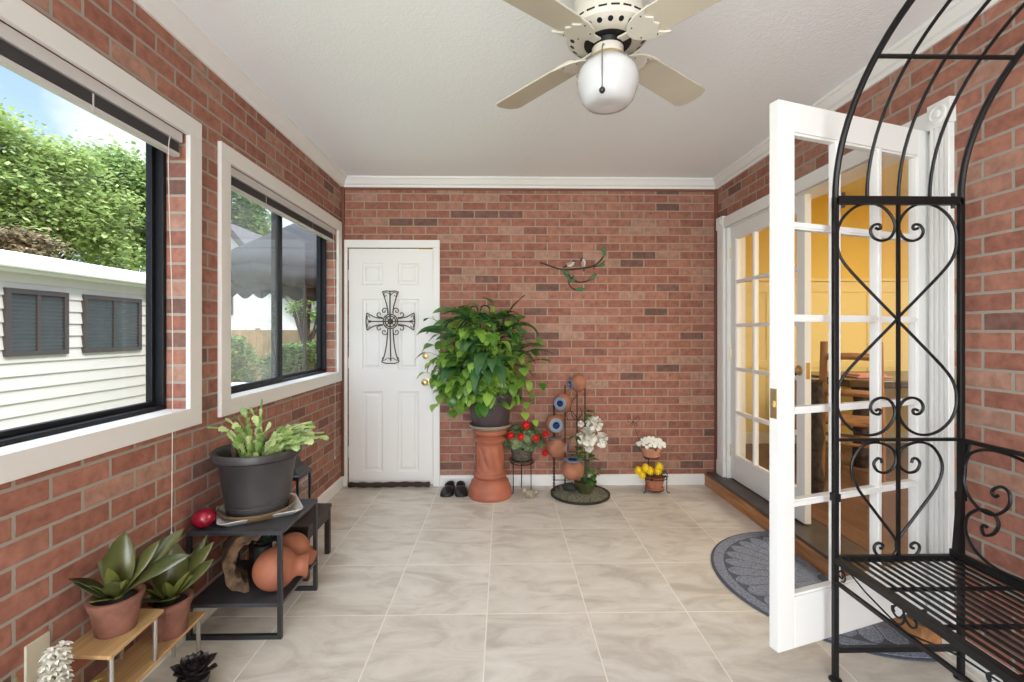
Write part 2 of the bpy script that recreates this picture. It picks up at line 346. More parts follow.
# ---- windows: flat white casing, recessed black sliding frame, glass
def window(n, w, fogleft, mull):
    y0, y1, z0, z1 = w; T = .078
    root = MB()
    for (a, b, c, d) in ((y0-T, y1+T, z1, z1+T), (y0-T, y1+T, z0-T+.005, z0), (y0-T, y0, z0, z1), (y1, y1+T, z0, z1)):
        root.box(A-.002, a, c, A+.018, b, d)
    root.box(A-.080, y0, z0-.002, A+.018, y1, z0+.004)          # sill board
    o = struct('window_%d' % n, root, TRIM, smooth=False, bevel=.002)
    fx0, fx1 = A-.153, A-.080; fr = MB(); q = .020
    fr.box(fx0, y0, z0, fx1, y1, z0+q).box(fx0, y0, z1-q, fx1, y1, z1).box(fx0, y0, z0+q, fx1, y0+q, z1-q).box(fx0, y1-q, z0+q, fx1, y1, z1-q)
    fr.build('frame', BLACKF, o, smooth=False, bevel=.002)
    s1, s2 = A-.098, A-.124
    for k, (a, b, xs, gm) in enumerate(((y0+q, mull+.025, s1, FOGGLASS if fogleft else GLASS), (mull-.022, y1-q, s2, GLASS))):
        sh = MB(); sw = .020
        sh.box(xs-.012, a, z0+q, xs+.012, b, z0+q+sw).box(xs-.012, a, z1-q-sw, xs+.012, b, z1-q).box(xs-.012, a, z0+q+sw, xs+.012, a+sw, z1-q-sw).box(xs-.012, b-sw-(.018 if k == 0 else 0), z0+q+sw, xs+.012, b, z1-q-sw)
        s_ = sh.build('sash', BLACKF, o, smooth=False, bevel=.002)
        MB().box(xs-.002, a+sw, z0+q+sw, xs+.002, b-sw, z1-q-sw).build('pane', gm, s_, smooth=False)
    return o
window(1, W1, False, .75)
window(2, W2, True, 3.02)

# ---- raised mini blinds
BL = mat('blind_metal', (.56, .54, .53), .4); BS = mat('blind_slats', (.09, .085, .085), .5); CORD = mat('blind_cord', (.62, .58, .52), .7)
def blind(w, label, sx, cord_y, cord_z):
    y0, y1, z1 = w[0]+.02, w[1]-.02, w[3]
    t = thing('window_blind', label, 'blind', (A-.020, (y0+y1)/2, z1), 0, 'raised blinds of the left wall windows'); hy = (y1-y0)/2
    MB().box(-.018, -hy, -.045, .02, hy, -.004).build('headrail', BL, t, smooth=False, bevel=.002)
    sl = MB()
    for i in range(9): sl.box(-.014, -hy+.01, -.050-.0042*i-.0016, .014, hy-.01, -.050-.0042*i)
    sl.build('slats', BS, t, smooth=False)
    MB().box(-.014, -hy+.008, -.106, .014, hy-.008, -.089).build('bottom_rail', BL, t, smooth=False, bevel=.003)
    for yy in (-.5, .4): MB().box(.0142, hy*yy-.003, -.112, .0152, hy*yy+.003, -.05).build('bracket', BL, t, smooth=False)
    cy = cord_y-(y0+y1)/2; cz = cord_z-z1
    MB().tube(smoothpath([(.020, hy-.06, -.03), (.030, cy-.01, -.15), (.036, cy+.005, cz*.5), (.036, cy, cz+.04)], 6), .0016, 5).lathe([(.001, 0), (.005, .003), (.0045, .02), (.002, .03)], 8, (.036, cy, cz+.01)).build('pull_cord', CORD, t)
    return t
blind(W1, 'raised grey metal blind across the top of the large near window', 1, 1.89, .45)
blind(W2, 'raised grey metal blind across the top of the smaller far window', 1, 3.70, .27)

# ---- white six panel door in the back wall
d1 = MB(); DY = D+.012
dw0, dw1 = DX0+.003, DX1-.003
def zz(v): return at(400, v, Y=D).z
rows = [(zz(284.7), zz(263)), (zz(369.5), zz(298.7)), (zz(472), zz(391.6))]
cols = [(at(361.7, 300, Y=D).x, at(382.3, 300, Y=D).x), (at(397.3, 300, Y=D).x, at(418.5, 300, Y=D).x)]
fz = .012; xs_ = [dw0, cols[0][0], cols[0][1], cols[1][0], cols[1][1], dw1]; zs_ = [fz, rows[2][0], rows[2][1], rows[1][0], rows[1][1], rows[0][0], rows[0][1], DZ-.003]
for i in range(5):
    for j in range(7):
        if i in (1, 3) and j in (1, 3, 5):
            x0, x1, z0, z1 = xs_[i], xs_[i+1], zs_[j], zs_[j+1]
            def ring(ins, dep): return [(x0+ins, DY+dep, z0+ins), (x1-ins, DY+dep, z0+ins), (x1-ins, DY+dep, z1-ins), (x0+ins, DY+dep, z1-ins)]
            rs = [ring(0, 0), ring(.010, .009), ring(.022, .010), ring(.040, .002)]
            vs = sum(rs, []); fs = []
            for k in range(3):
                for q in range(4): fs.append((k*4+q, k*4+(q+1) % 4, (k+1)*4+(q+1) % 4, (k+1)*4+q))
            fs.append((12, 13, 14, 15)); d1.add(vs, fs)
        else: d1.add([(xs_[i], DY, zs_[j]), (xs_[i+1], DY, zs_[j]), (xs_[i+1], DY, zs_[j+1]), (xs_[i], DY, zs_[j+1])], [(0, 1, 2, 3)])
d1.box(dw0, DY+.012, fz, dw1, DY+.045, DZ-.003)
door1 = struct('door_1', d1, WHITE, smooth=False)
def knob(parent, c, d, big=True, name='door_knob', m=BRASS, r=.028):
    M = V((0, 0, 1)).rotation_difference(V(d)).to_matrix()
    pf = [(.001, 0), (.032, 0), (.032, .006), (.012, .010), (.011, .03), (.020, .036), (r, .048), (r*.95, .060), (r*.5, .066), (.001, .067)] if big else [(.001, 0), (.028, 0), (.026, .012), (.010, .016), (.009, .026), (.001, .027)]
    return MB().lathe(pf, 20, c, M.to_4x4()).build(name, m, parent)
kx = at(425.5, 382, Y=D).x
knob(door1, (kx, DY, zz(382)), (0, -1, 0)); knob(door1, (kx, DY, zz(356)), (0, -1, 0), False, 'deadbolt')
for zc in (zz(275), zz(363), zz(452)): MB().tube([(DX0-.001, DY-.006, zc-.045), (DX0-.001, DY-.006, zc+.045)], .006, 8).build('hinge', NICKEL, door1)
MB().box(DX1-.12, DY-.006, DZ-.012, DX1-.01, DY+.001, DZ-.005).build('door_closer_plate', BRASS, door1)
# casing
cw = .058
tr = MB().box(DX0-.05, D-.020, 0, DX0-.002, D+.002, DZ+.002).box(DX1+.002, D-.020, 0, DX1+cw, D+.002, DZ+.002).box(DX0-.05, D-.020, DZ+.002, DX1+cw, D+.002, DZ+.066)
struct('trim_6', tr, WHITE, smooth=False, bevel=.004)
tag(MB().tube(smoothpath([(-1.27, 3.868, .026), (-1.05, 3.866, .024), (-.8, 3.869, .027), (-.605, 3.866, .025)], 8), [.020+.003*sin(i*1.7) for i in range(25)], 12).build('draft_stopper', mat('stopper_cloth', (.045, .025, .02), .9, bump=.5)), 'dark brown fabric draft stopper roll along the bottom of the white door', 'draft stopper')

# ---- casing of the french doors with fluted right leg and rosette blocks
fc = MB()
def fluted(y0, y1, z0, z1):
    fc.box(B-.016, y0, z0, B+.002, y1, z1); n = 4; w = (y1-y0)/n
    for i in range(n): fc.box(B-.022, y0+w*i+.004, z0, B-.015, y0+w*(i+1)-.004, z1)
fluted(1.835, 1.922, .0, 2.125); fluted(3.757, 3.862, .1, 2.125)
fc.box(B-.02, OY0-.003, 2.127, B+.002, OY1+.003, 2.205)
for y0, y1 in ((1.828, 1.925), (3.755, 3.866)):
    fc.box(B-.028, y0, 2.122, B+.002, y1, 2.222)
    Mx = Matrix.Rotation(-pi/2, 4, 'Y')
    fc.lathe([(.038, .026), (.038, .034), (.030, .036), (.026, .030), (.018, .030), (.014, .038), (.001, .040)], 24, (B, (y0+y1)/2, 2.172), Mx)
fc.box(B-.026, 1.828, 0, B+.002, 1.926, .16); fc.box(B-.026, 3.752, .1, B+.002, 3.866, .22)
# jambs and head of the opening
fc.box(B, OY0-.002, .1, B+.15, OY0+.022, OZ1).box(B, OY1-.022, .1, B+.15, OY1+.002, OZ1).box(B, OY0, OZ1-.006, B+.15, OY1, OZ1+.002)
struct('trim_7', fc, WHITE, smooth=False)
STEPW = mat('honey_step_wood', (.42, .19, .07), .45, var=.3, vscale=6, stretch=(6, .6, 6)); STEPT = mat('grey_brown_sill', (.075, .058, .048), .4, var=.2, vscale=10)
struct('trim_8', MB().box(1.69, 1.86, .0, B+.16, 3.90, .088), STEPW, smooth=False, bevel=.003)
struct('trim_9', MB().box(1.700, 1.862, .0885, B+.155, 3.895, .106), STEPT, smooth=False, bevel=.003)

# ---- french doors, fifteen panes each
def french_door(n, w, hinge, ang, flip):
    """hinge: x, y of the hinge edge; the slab runs along local +x; flip puts the thickness on the other side"""
    h = 2.015; th = .040; st = .080; tr_ = .108; br = .188; mw = .026; z0 = .115
    o = MB(); a, b = (0, th) if not flip else (-th, 0)
    o.box(0, a, 0, st, b, h).box(w-st, a, 0, w, b, h).box(st, a, 0, w-st, b, br).box(st, a, h-tr_, w-st, b, h)
    gw, gh = w-2*st, h-tr_-br
    o_ = struct('door_%d' % n, o, WHITE, smooth=False, bevel=.0025)
    o_.location = (hinge[0], hinge[1], z0); o_.rotation_euler = (0, 0, ang)
    mu = MB()
    for i in (1, 2):
        x = st+gw*i/3; mu.box(x-mw/2, a+.006, br, x+mw/2, b-.006, h-tr_).box(x-mw/4, a+.001, br, x+mw/4, b-.001, h-tr_)
    for j in range(1, 5):
        z = br+gh*j/5; mu.box(st, a+.007, z-mw/2, w-st, b-.007, z+mw/2).box(st, a+.002, z-mw/4, w-st, b-.002, z+mw/4)
    for (x0, x1, q0, q1) in ((st, st+.008, br, h-tr_), (w-st-.008, w-st, br, h-tr_), (st, w-st, br, br+.008), (st, w-st, h-tr_-.008, h-tr_)): mu.box(x0, a+.008, q0, x1, b-.008, q1)
    mu.build('glazing_bars', WHITE, o_, smooth=False)
    MB().box(st, (a+b)/2-.002, br, w-st, (a+b)/2+.002, h-tr_).build('pane', DGLASS, o_, smooth=False)
    for zc in (.22, 1.0, 1.80): MB().tube([(0, b if flip else a, zc-.045), (0, b if flip else a, zc+.045)], .0065, 8).build('hinge', BRASS, o_)
    return o_
hx, hy = 1.815, 1.952; fx_, fy_ = 1.000, 1.682
ang = math.atan2(fy_-hy, fx_-hx); wd_ = math.hypot(fx_-hx, fy_-hy)
dA = french_door(2, wd_, (hx, hy), ang, True)          # swung open into the sunroom
MB().box(wd_-.0005, -.034, .85, wd_+.002, -.006, .96).box(wd_, -.026, .892, wd_+.010, -.014, .915).build('latch_plate', BRASS, dA, smooth=False, bevel=.001)
dB = french_door(3, .925, (B+.028, 3.73), -pi/2, False)      # closed leaf
knob(dB, (.875, 0, .93), (0, -1, 0))
MB().box(.9245, .008, .88, .927, .032, .98).build('latch_plate', BRASS, dB, smooth=False)

# ---- the dining room behind the french doors
YEL = mat('yellow_wall_paint', (.78, .56, .13), .6); YEL2 = mat('pale_yellow_wainscot', (.80, .66, .30), .5)
PLANK = mat('dark_hardwood', (.13, .066, .038), .35, var=.35, vscale=5, stretch=(8, .8, 1))
struct('floor_dining', MB().box(B+.16, 1.2, -.12, 5.4, 5.0, .106), PLANK, smooth=False)
struct('ceiling_dining', MB().box(B+.15, 1.2, 2.72, 5.4, 5.0, 2.8), mat('dining_ceiling', (.78, .70, .5), .8), smooth=False)
struct('wall_dining_back', MB().box(B+.15, 4.9, .1, 5.4, 5.0, 2.72), YEL, smooth=False)
struct('wall_dining_right', MB().box(5.3, 1.2, .1, 5.4, 4.9, 2.72), YEL, smooth=False)
struct('wall_dining_front', MB().box(B+.15, 1.2, .1, 5.4, 1.3, 2.72), YEL, smooth=False)
struct('wall_dining_left', MB().box(B+.1502, 1.3, 2.13, B+.165, 4.9, 2.72).box(B+.1502, 1.3, .1, B+.165, 1.92, 2.13).box(B+.1502, 3.76, .1, B+.165, 4.9, 2.13).box(B, D+.15, 0, B+.165, 5.0, 2.8), YEL, smooth=False)
wn_ = MB().box(B+.165, 4.885, .1, 5.3, 4.9, 1.83).box(B+.165, 4.860, 1.815, 5.3, 4.9, 1.845)
wn_.box(B+.165, 4.875, 1.70, 5.3, 4.9, 1.80); wn_.box(B+.165, 4.875, .9, 5.3, 4.9, .98)
x = 2.05
while x < 5.2: wn_.box(x, 4.876, .28, x+.09, 4.9, 1.72); x += .36
wn_.box(5.285, 1.3, .1, 5.3, 4.9, 1.83).box(5.26, 1.3, 1.815, 5.3, 4.9, 1.845)
struct('trim_10', wn_, YEL2, smooth=False, bevel=.003)
struct('baseboard_dining', MB().box(B+.165, 4.868, .1, 5.3, 4.89, .22), WHITE, smooth=False)
RUST = mat('rustic_chair_wood', (.30, .15, .065), .6, var=.3, vscale=9, stretch=(1, 1, .2)); LOGD = mat('dark_bark_log', (.028, .020, .017), .8, var=.8, vscale=22, bump=1, bscale=30)
TABT = mat('dark_slab_top', (.045, .026, .018), .22, var=.3, vscale=6)
tb = thing('dining_table', 'rustic dining table with dark slab top and dark bark log legs', 'table', (3.90, 4.36, .106))
MB().prism([(-.95, -.42), (-.7, -.50), (0, -.47), (.8, -.5), (.95, -.4), (.92, .4), (.5, .48), (-.4, .46), (-.92, .42)], 'z', .70, .765).build('tabletop', TABT, tb, bevel=.01)
for sx, sy in ((-.78, -.34), (.75, -.34), (-.78, .34), (.75, .34)):
    MB().tube([(sx+.006*sin(i*2.1), sy+.006*cos(i*1.7), i*.0875) for i in range(9)], [.062+.008*sin(i*1.9+sx) for i in range(9)], 12).build('leg', LOGD, tb)
def rustic_chair(loc, rz, label):
    c = thing('dining_chair', label, 'chair', loc, rz)
    for sx in (-1, 1):
        MB().tube([(sx*.19, .19, 0), (sx*.185, .2, .45), (sx*.17, .25, 1.10)], [.026, .028, .026], 10).build('back_post', RUST, c)
        MB().tube([(sx*.19, -.18, 0), (sx*.19, -.18, .46)], .025, 10).build('leg', RUST, c)
        MB().tube([(sx*.19, -.18, .2), (sx*.187, .19, .2)], .014, 8).build('stretcher', RUST, c)
    MB().box(-.22, -.21, .445, .22, .21, .475).build('seat', RUST, c, bevel=.01)
    for z in (.70, .98): MB().tube(smoothpath([(-.175, .215+z*.04-.02, z), (0, .235+z*.04, z+.01), (.175, .215+z*.04-.02, z)], 4), .027, 8).build('back_slat', RUST, c)
    for y in (-.18, .19): MB().tube([(-.19, y, .3), (.19, y, .3)], .014, 8).build('stretcher', RUST, c)
    return c
rustic_chair((2.80, 3.74, .106), R(146), 'rustic log ladder back chair seen through the open french door')
tag(MB().box(-.16, -.11, 0, .16, .11, .012).box(-.13, -.09, .012, .12, .08, .03).build('pink_reflection_slabs', mat('pink_reflection', (.6, .3, .25), .8), bevel=.004), 'pink slabs imitating reflections on the dark dining table', 'reflection').location = (3.30, 4.2, .872)  # raised pink slabs stand in for reflections on the tabletop

t = thing('log_stand', 'tall dark bark covered log stand inside the dining room by the closed french door', 'stand', (2.235, 3.32, .106))
MB().tube([(.008*sin(i*2.1), .008*cos(i*1.7), .02+i*.1) for i in range(9)], [.052+.010*sin(i*1.9) for i in range(9)], 14).build('trunk', LOGD, t)
MB().lathe([(.001, 0), (.085, 0), (.082, .018), (.001, .02)], 20).build('base', TABT, t)
MB().lathe([(.001, .82), (.07, .82), (.07, .84), (.001, .84)], 20).build('top', TABT, t)

# ---- ceiling fan
FANW = mat('aged_white_enamel', (.60, .57, .49), .4); BLADE = mat('cream_fan_blade', (.52, .475, .38), .45, var=.05, vscale=3)
fan = thing('ceiling_fan', 'cream four blade ceiling fan with white glass globe and pull chain', 'ceiling fan', (.348, 1.555, 2.23))
MB().lathe([(.001, .33), (.105, .33), (.112, .25), (.110, .16), (.114, .10), (.128, .065), (.137, .045), (.136, .034), (.112, .018), (.085, .014), (.001, .030)], 48).build('motor_housing', FANW, fan)
vt = MB()
for i in range(22):
    a = 2*pi*i/22
    rr_, zz_, rad = .1175, .0225, .0085
    c = V((rr_*cos(a), rr_*sin(a), zz_)); M = V((0, 0, 1)).rotation_difference(V((cos(a)*.5, sin(a)*.5, -.87))).to_matrix().to_4x4()
    vt.lathe([(rad, -.002), (rad, .0012), (rad*.7, .0016)], 12, c, M)
    c2 = V((.1335*cos(a+.1), .1335*sin(a+.1), .0535))
    vt.box(-.0015, -.013, -.001, .0015, .013, .004, Matrix.Translation(c2) @ Matrix.Rotation(a+.1, 4, 'Z'))
v_o = vt.build('vents', BLACKM, fan); v_o['kind'] = 'stuff'
MB().lathe([(.001, .034), (.078, .034), (.078, .0135), (.055, .012), (.052, -.004), (.001, -.004)], 32).build('rotor_gap', BLACKM, fan)
MB().lathe([(.001, .006), (.044, .006), (.052, -.004), (.052, -.030), (.046, -.036), (.001, -.036)], 32).build('switch_housing', FANW, fan)
MB().lathe([(.001, -.034), (.058, -.034), (.062, -.044), (.055, -.050), (.001, -.050)], 32).build('globe_collar', mat('gilt_ring', (.6, .5, .3), .35, .6), fan)
MB().lathe([(.001, -.047), (.058, -.047), (.082, -.060), (.097, -.084), (.102, -.112), (.098, -.140), (.086, -.172), (.070, -.190), (.045, -.194), (.015, -.192), (.001, -.191)], 48).build('glass_globe', mat('opal_glass', (.56, .57, .58), .12, coat=.5), fan)
ch = MB().tube([(-.022, -.046, -.016), (-.030, -.072, -.030), (-.040, -.104, -.06), (-.041, -.108, -.185)], .0022, 6)
ch.build('pull_chain', mat('chain_metal', (.25, .24, .22), .4, .8), fan); MB().ball((-.041, -.108, -.196), .010, 12).build('chain_bead', mat('black_bead', (.015, .017, .016), .25), fan)
for k in range(4):
    a = R(38.5+90*k); M = Matrix.Rotation(a, 4, 'Z')
    Mt = M @ Matrix.Rotation(R(-10), 4, 'X')
    # iron bracket: scrolled palm
    ir = MB().bar(M @ V((.045, 0, .006)), M @ V((.12, 0, .002)), .030, .007)
    pl = [(.088, -.014), (.100, -.032), (.125, -.050), (.158, -.060), (.200, -.064), (.182, -.052), (.170, -.040), (.176, -.028), (.188, -.016), (.178, 0)]
    pl = pl+[(a_, -b_) for a_, b_ in pl[:-1][::-1]]
    b_ = MB().prism(pl, 'z', -.006, .001); ir.add([Mt @ V(p) for p in b_.v], b_.f)
    i_o = ir.build('blade_iron', FANW, fan, bevel=.002)
    for sx, sy in ((.115, -.026), (.115, .026), (.162, -.046), (.162, .046)): MB().ball(Mt @ V((sx, sy, -.0068)), .0025, 6).build('screw', BLACKM, i_o)
    out = [(.115, -.040), (.135, -.052)]+[(.16+.03*i, -.055-.0008*i) for i in range(12)]
    tip = [(.515, -.065), (.535, -.058), (.551, -.030), (.553, 0)]
    out = out+tip; out = out+[(x_, -y_) for x_, y_ in out[:-1][::-1]]
    b_ = MB().prism(out, 'z', .001, .007)
    bl_ = MB(); bl_.add([Mt @ V(p) for p in b_.v], b_.f); bl_.build('blade', BLADE, fan, bevel=.002)
# ================================================================ THE IRON ARBOUR BENCH
bench = thing('arbor_bench', 'black wrought iron arbour bench with arched top and slatted seat against the right brick wall', 'bench', (1.4575, 1.11, 0))
HX, HY = .2355, .59         # half depth (wall to room), half length of the bench
SC = 1.735/F                # metres per photo pixel on the far side panel
def L2(x, y, z): return (x-1.4575, y-1.11, z)
for sx in (-1, 1):
    for sy in (-1, 1):
        m_ = MB().box(sx*HX-.009, sy*HY-.009, .006, sx*HX+.009, sy*HY+.009, 1.78).lathe([(.022, 0), (.022, .006), (.012, .012)], 12, (sx*HX, sy*HY, 0))
        m_.box(sx*HX-.013, sy*HY-.013, .66, sx*HX+.013, sy*HY+.013, .69).ball((sx*HX-sx*.013, sy*HY, .675), .006, 6)
        m_.build('post', BLACKM, bench, bevel=.002)
def arch(x, r):
    pts = [(x, HY*cos(pi*i/40), 1.775+.565*sin(pi*i/40)) for i in range(41)]
    return MB().tube(pts, r, 8)
for sx in (-1, 1): arch(sx*HX, .0105).build('arch', BLACKM, bench)
for i in (1, 2, 3): arch(-HX+2*HX*i/4, .0055).build('arch_rod', BLACKM, bench)
for an in (47, 90, 133):
    y, z = HY*cos(R(an)), 1.775+.565*sin(R(an))
    MB().tube([(-HX, y, z), (HX, y, z)], .0075, 8).build('cross_rod', BLACKM, bench)
# side panels: paths read off the panel (px from centre line / photo row), mirrored left-right
up = [(370, 205), (385, 211), (393, 203), (385, 190), (362, 194), (348, 218), (362, 247), (398, 260), (435, 245), (454, 205), (443, 160), (402, 117), (345, 101), (280, 118), (225, 170), (203, 240), (212, 312), (250, 375), (350, 480), (462, 592)]
up = [(790+x/4.265-898.4, 180+y/4.265) for x, y in up]
lo = [(455, 97), (452, 82), (436, 78), (420, 100), (435, 130), (470, 138), (505, 115), (516, 72), (490, 30), (430, 9), (370, 25), (330, 80), (325, 140), (355, 210), (430, 310), (512, 420), (520, 465), (492, 498), (452, 498), (426, 475), (423, 450), (440, 437), (458, 445), (457, 458), (446, 460)]
lo = [(780+x/4.26-902.0, 440+y/4.26) for x, y in lo]
def zr(v): return H-(v-CY)*SC
for sy in (1, -1):
    p_ = MB(); yy = sy*HY
    p_.box(-HX, yy-.009, 1.752, HX, yy+.009, 1.782).box(-HX, yy-.006, zr(440.5), HX, yy+.006, zr(437.5)).box(-HX, yy-.007, .105, HX, yy+.007, .125)
    p_.box(-.005, yy-.005, .45, .005, yy+.005, 1.76)
    for sx in (-1, 1):
        r_ = .0052
        p_.tube(smoothpath([(sx*-x*SC*-1, yy+.006, zr(v)) for x, v in up], 4), r_, 6)
        p_.tube(smoothpath([(sx*x*SC, yy+.006, zr(638.6-v)) for x, v in up], 4), r_, 6)
        p_.tube(smoothpath([(sx*x*SC, yy+.006, zr(v)) for x, v in lo], 4), r_, 6)
        p_.tube([(sx*(HX-.03), yy, 1.740), (sx*(HX-.03), yy, 1.796)], .006, 6)
    p_.build('side_panel', BLACKM, bench, smooth=True)
# seat
s_ = MB()
for i in range(14):
    x = -HX+.026+(2*HX-.052)*i/13; s_.box(x-.0055, -HY+.01, .445, x+.0055, HY-.01, .450)
s_.box(-HX-.008, -HY, .436, -HX+.012, HY, .458).box(HX-.012, -HY, .436, HX+.008, HY, .458)
for y in (HY, -HY): s_.box(-HX, y-.008, .438, HX, y+.008, .460)
for i in range(1, 6): y = HY-.195*i; s_.box(-HX, y-.008, .438, HX, y+.008, .4445)
s_.build('seat', BLACKM, bench, smooth=False)
a_ = MB(); xx = -HX-.004
a_.box(xx-.006, -HY, .362, xx+.006, HY, .374)
a_.tube([(xx, y-1.11, z) for y, z in ((1.665, .45), (1.64, .442), (1.553, .408), (1.451, .384), (1.39, .374), (1.369, .380), (1.282, .404), (1.223, .419), (1.11, .425), (.997, .419), (.938, .404), (.851, .380), (.83, .374), (.769, .384), (.667, .408), (.58, .442), (.555, .45))], .0028, 6)
def ap(c, m, pts):
    a_.tube(smoothpath([(xx-.002, m*(y-1.398)+c, z) for y, z in pts], 4), .0034, 6)
sc1 = [(1.432, .413), (1.437, .424), (1.424, .439), (1.405, .442), (1.397, .425), (1.398, .405), (1.410, .388), (1.43, .378)]
sc2 = [(1.362, .430), (1.355, .424), (1.357, .412), (1.372, .403), (1.388, .410), (1.397, .425)]
for c in (.288, .0, -.288):
    ap(c, 1, sc1); ap(c, 1, sc2); ap(c, -1, [(y, z) for y, z in sc2])
for sy in (1, -1): a_.tube([(xx, sy*(.553-y), z) for y, z in spiral((.0, .405), .022, .006, -pi/2, 2.2*pi, 20)], .003, 6)
a_.build('apron', BLACKM, bench)
# backrest with big C scrolls, leaning on the wall side
b_ = MB(); xb = lambda z: HX-.035+.033*(z-.46)/.42-.004
b_.bar((xb(.885), -HY, .885), (xb(.885), HY, .885), .014).bar((xb(.47), -HY, .472), (xb(.47), HY, .472), .012, .022)
for sy in (1, -1): b_.bar((xb(.885), sy*(HY-.02), .885), (xb(.47), sy*(HY-.02), .47), .014, .02)
S1 = [(1.660, .88), (1.672, .80), (1.672, .744), (1.653, .697), (1.608, .661), (1.56, .661), (1.52, .701), (1.517, .744), (1.54, .761), (1.566, .749), (1.573, .732), (1.563, .721), (1.553, .730)]
S2 = [(1.30, .500), (1.38, .500), (1.462, .490), (1.532, .486), (1.58, .497), (1.623, .521), (1.65, .562), (1.654, .598), (1.646, .628), (1.609, .661), (1.566, .663), (1.545, .635), (1.559, .597), (1.587, .581), (1.598, .599), (1.591, .613), (1.580, .610)]
S3 = [(1.672, .80), (1.655, .845), (1.60, .872), (1.52, .872), (1.45, .85), (1.38, .80), (1.33, .74), (1.29, .66), (1.29, .58), (1.33, .53), (1.38, .53), (1.405, .57), (1.39, .60), (1.365, .59)]
for m in (1, -1):
    for S in (S1, S2, S3): b_.tube(smoothpath([(xb(z), m*(y-1.11), z) for y, z in S], 5), .0055, 6)
hh = [(0, .52), (.06, .60), (.115, .69), (.10, .79), (.05, .80), (.02, .75), (.045, .71), (.065, .74)]
for m in (1, -1): b_.tube(smoothpath([(xb(z), m*y, z) for y, z in hh], 5), .0055, 6)
b_.build('backrest', BLACKM, bench)

# ================================================================ DOOR MAT
MATG = mat('grey_blue_rubber_pile', (.21, .235, .30), .95, var=.35, vscale=160, detail=1, bump=.4, bscale=200); MATD = mat('dark_rubber', (.085, .095, .12), .8)
mt = thing('door_mat', 'half round blue grey shell patterned door mat on the tiles before the french doors', 'door mat', (1.685, 2.375, .001)); mw, mh = .565, .590
def half(r, n=48): return [(-mw*r*cos(-pi/2+pi*i/n), mh*r*sin(-pi/2+pi*i/n)) for i in range(n+1)]
MB().prism(half(1), 'z', 0, .005).build('backing', MATD, mt, smooth=False, bevel=.002)
pm = MB()
ou, inn = half(.975), half(.885)
for i in range(48):
    q = [ou[i], ou[i+1], inn[i+1], inn[i]]; pm.prism(q, 'z', .005, .0085)
pm.build('border', MATG, mt, smooth=False)
lb = MB(); nl = 15
for i in range(nl):
    a0 = -pi/2+pi*(i+.03)/nl; a1 = -pi/2+pi*(i+.97)/nl; am = (a0+a1)/2; poly = []
    P2 = lambda a, r: (-mw*r*cos(a)-.004, mh*r*sin(a))
    poly.append(P2(am-.05, .10)); poly.append(P2(a0, .79))
    for k in range(7): a = a0+(a1-a0)*k/6; poly.append(P2(a, 0.79+.075*sin(pi*k/6)))
    poly.append(P2(am+.05, .10)); lb.prism(poly, 'z', .005, .0088)
lb.build('shell_pile', MATG, mt, smooth=False)

# ================================================================ LEFT: BLACK SIDE TABLE AND WHAT STANDS ON IT
TBL = mat('black_table_metal', (.018, .019, .022), .38, spec=.6); TTOP = mat('black_table_top', (.045, .047, .055), .32, var=.25, vscale=12)
def side_table(name, label, x0, x1, y0, y1, h, sh, m1, m2):
    cx, cy = (x0+x1)/2, (y0+y1)/2; t = thing(name, label, 'table', (cx, cy, 0)); a, b = (x1-x0)/2, (y1-y0)/2; q = .018
    MB().box(-a, -b, h-.018, a, b, h).build('tabletop', m2, t, smooth=False, bevel=.002)
    MB().box(-a+.002, -b+.002, sh-.016, a-.002, b-.002, sh).build('shelf', m2, t, smooth=False, bevel=.002)
    for sx in (-1, 1):
        for sy in (-1, 1): MB().box(sx*a-(q if sx > 0 else 0), sy*b-(q if sy > 0 else 0), 0, sx*a+(q if sx < 0 else 0), sy*b+(q if sy < 0 else 0), h-.018).build('leg', m1, t, smooth=False, bevel=.0015)
    for sy in (-1, 1): MB().box(-a+q, sy*b-(q if sy > 0 else 0), 0, a-q, sy*b+(q if sy < 0 else 0), q).build('foot_bar', m1, t, smooth=False, bevel=.0015)
    return t
side_table('side_table', 'low black metal side table with a lower shelf below the far window', -1.318, -.925, 1.968, 2.353, .452, .150, TBL, TTOP)
# tray
TRAYM = mat('white_tray', (.66, .65, .62), .35); SAUC = mat('glazed_brown_saucer', (.24, .16, .085), .3, var=.35, vscale=9, coat=.3)
def rr(w, h, r, n=6):
    p = []
    for cx, cy, a in ((w-r, h-r, 0), (-w+r, h-r, pi/2), (-w+r, -h+r, pi), (w-r, -h+r, 3*pi/2)):
        p += [(cx+r*cos(a+pi/2*i/n), cy+r*sin(a+pi/2*i/n)) for i in range(n+1)]
    return p
def loft(rings, cap=True):
    n = len(rings[0]); mb = MB(); fs = []
    for k in range(len(rings)-1):
        for i in range(n): fs.append((k*n+i, k*n+(i+1) % n, (k+1)*n+(i+1) % n, (k+1)*n+i))
    if cap: fs += [tuple(range(n))[::-1], tuple((len(rings)-1)*n+i for i in range(n))]
    mb.add(sum(rings, []), fs); return mb
def dish(w, h, r, prof): return loft([[(x, y, z) for x, y in rr(w-d, h-d, max(r-d*.5, .004))] for d, z in prof])
ty = tag(dish(.168, .128, .03, [(.035, 0), (.0, .026), (.0, .029), (.006, .029), (.036, .006), (.05, .005)]).build('tray', TRAYM), 'white rectangular tray under the large black pot on the side table', 'tray')
ty.location = (-1.113, 2.160, .452); ty.rotation_euler = (0, 0, R(32))
sa = tag(MB().lathe([(.001, 0), (.125, 0), (.158, .030), (.162, .035), (.155, .036), (.125, .008), (.001, .007)], 40).build('saucer', SAUC), 'round glossy brown saucer in the white tray beneath the black pot', 'saucer'); sa.location = (-1.125, 2.165, .4585)
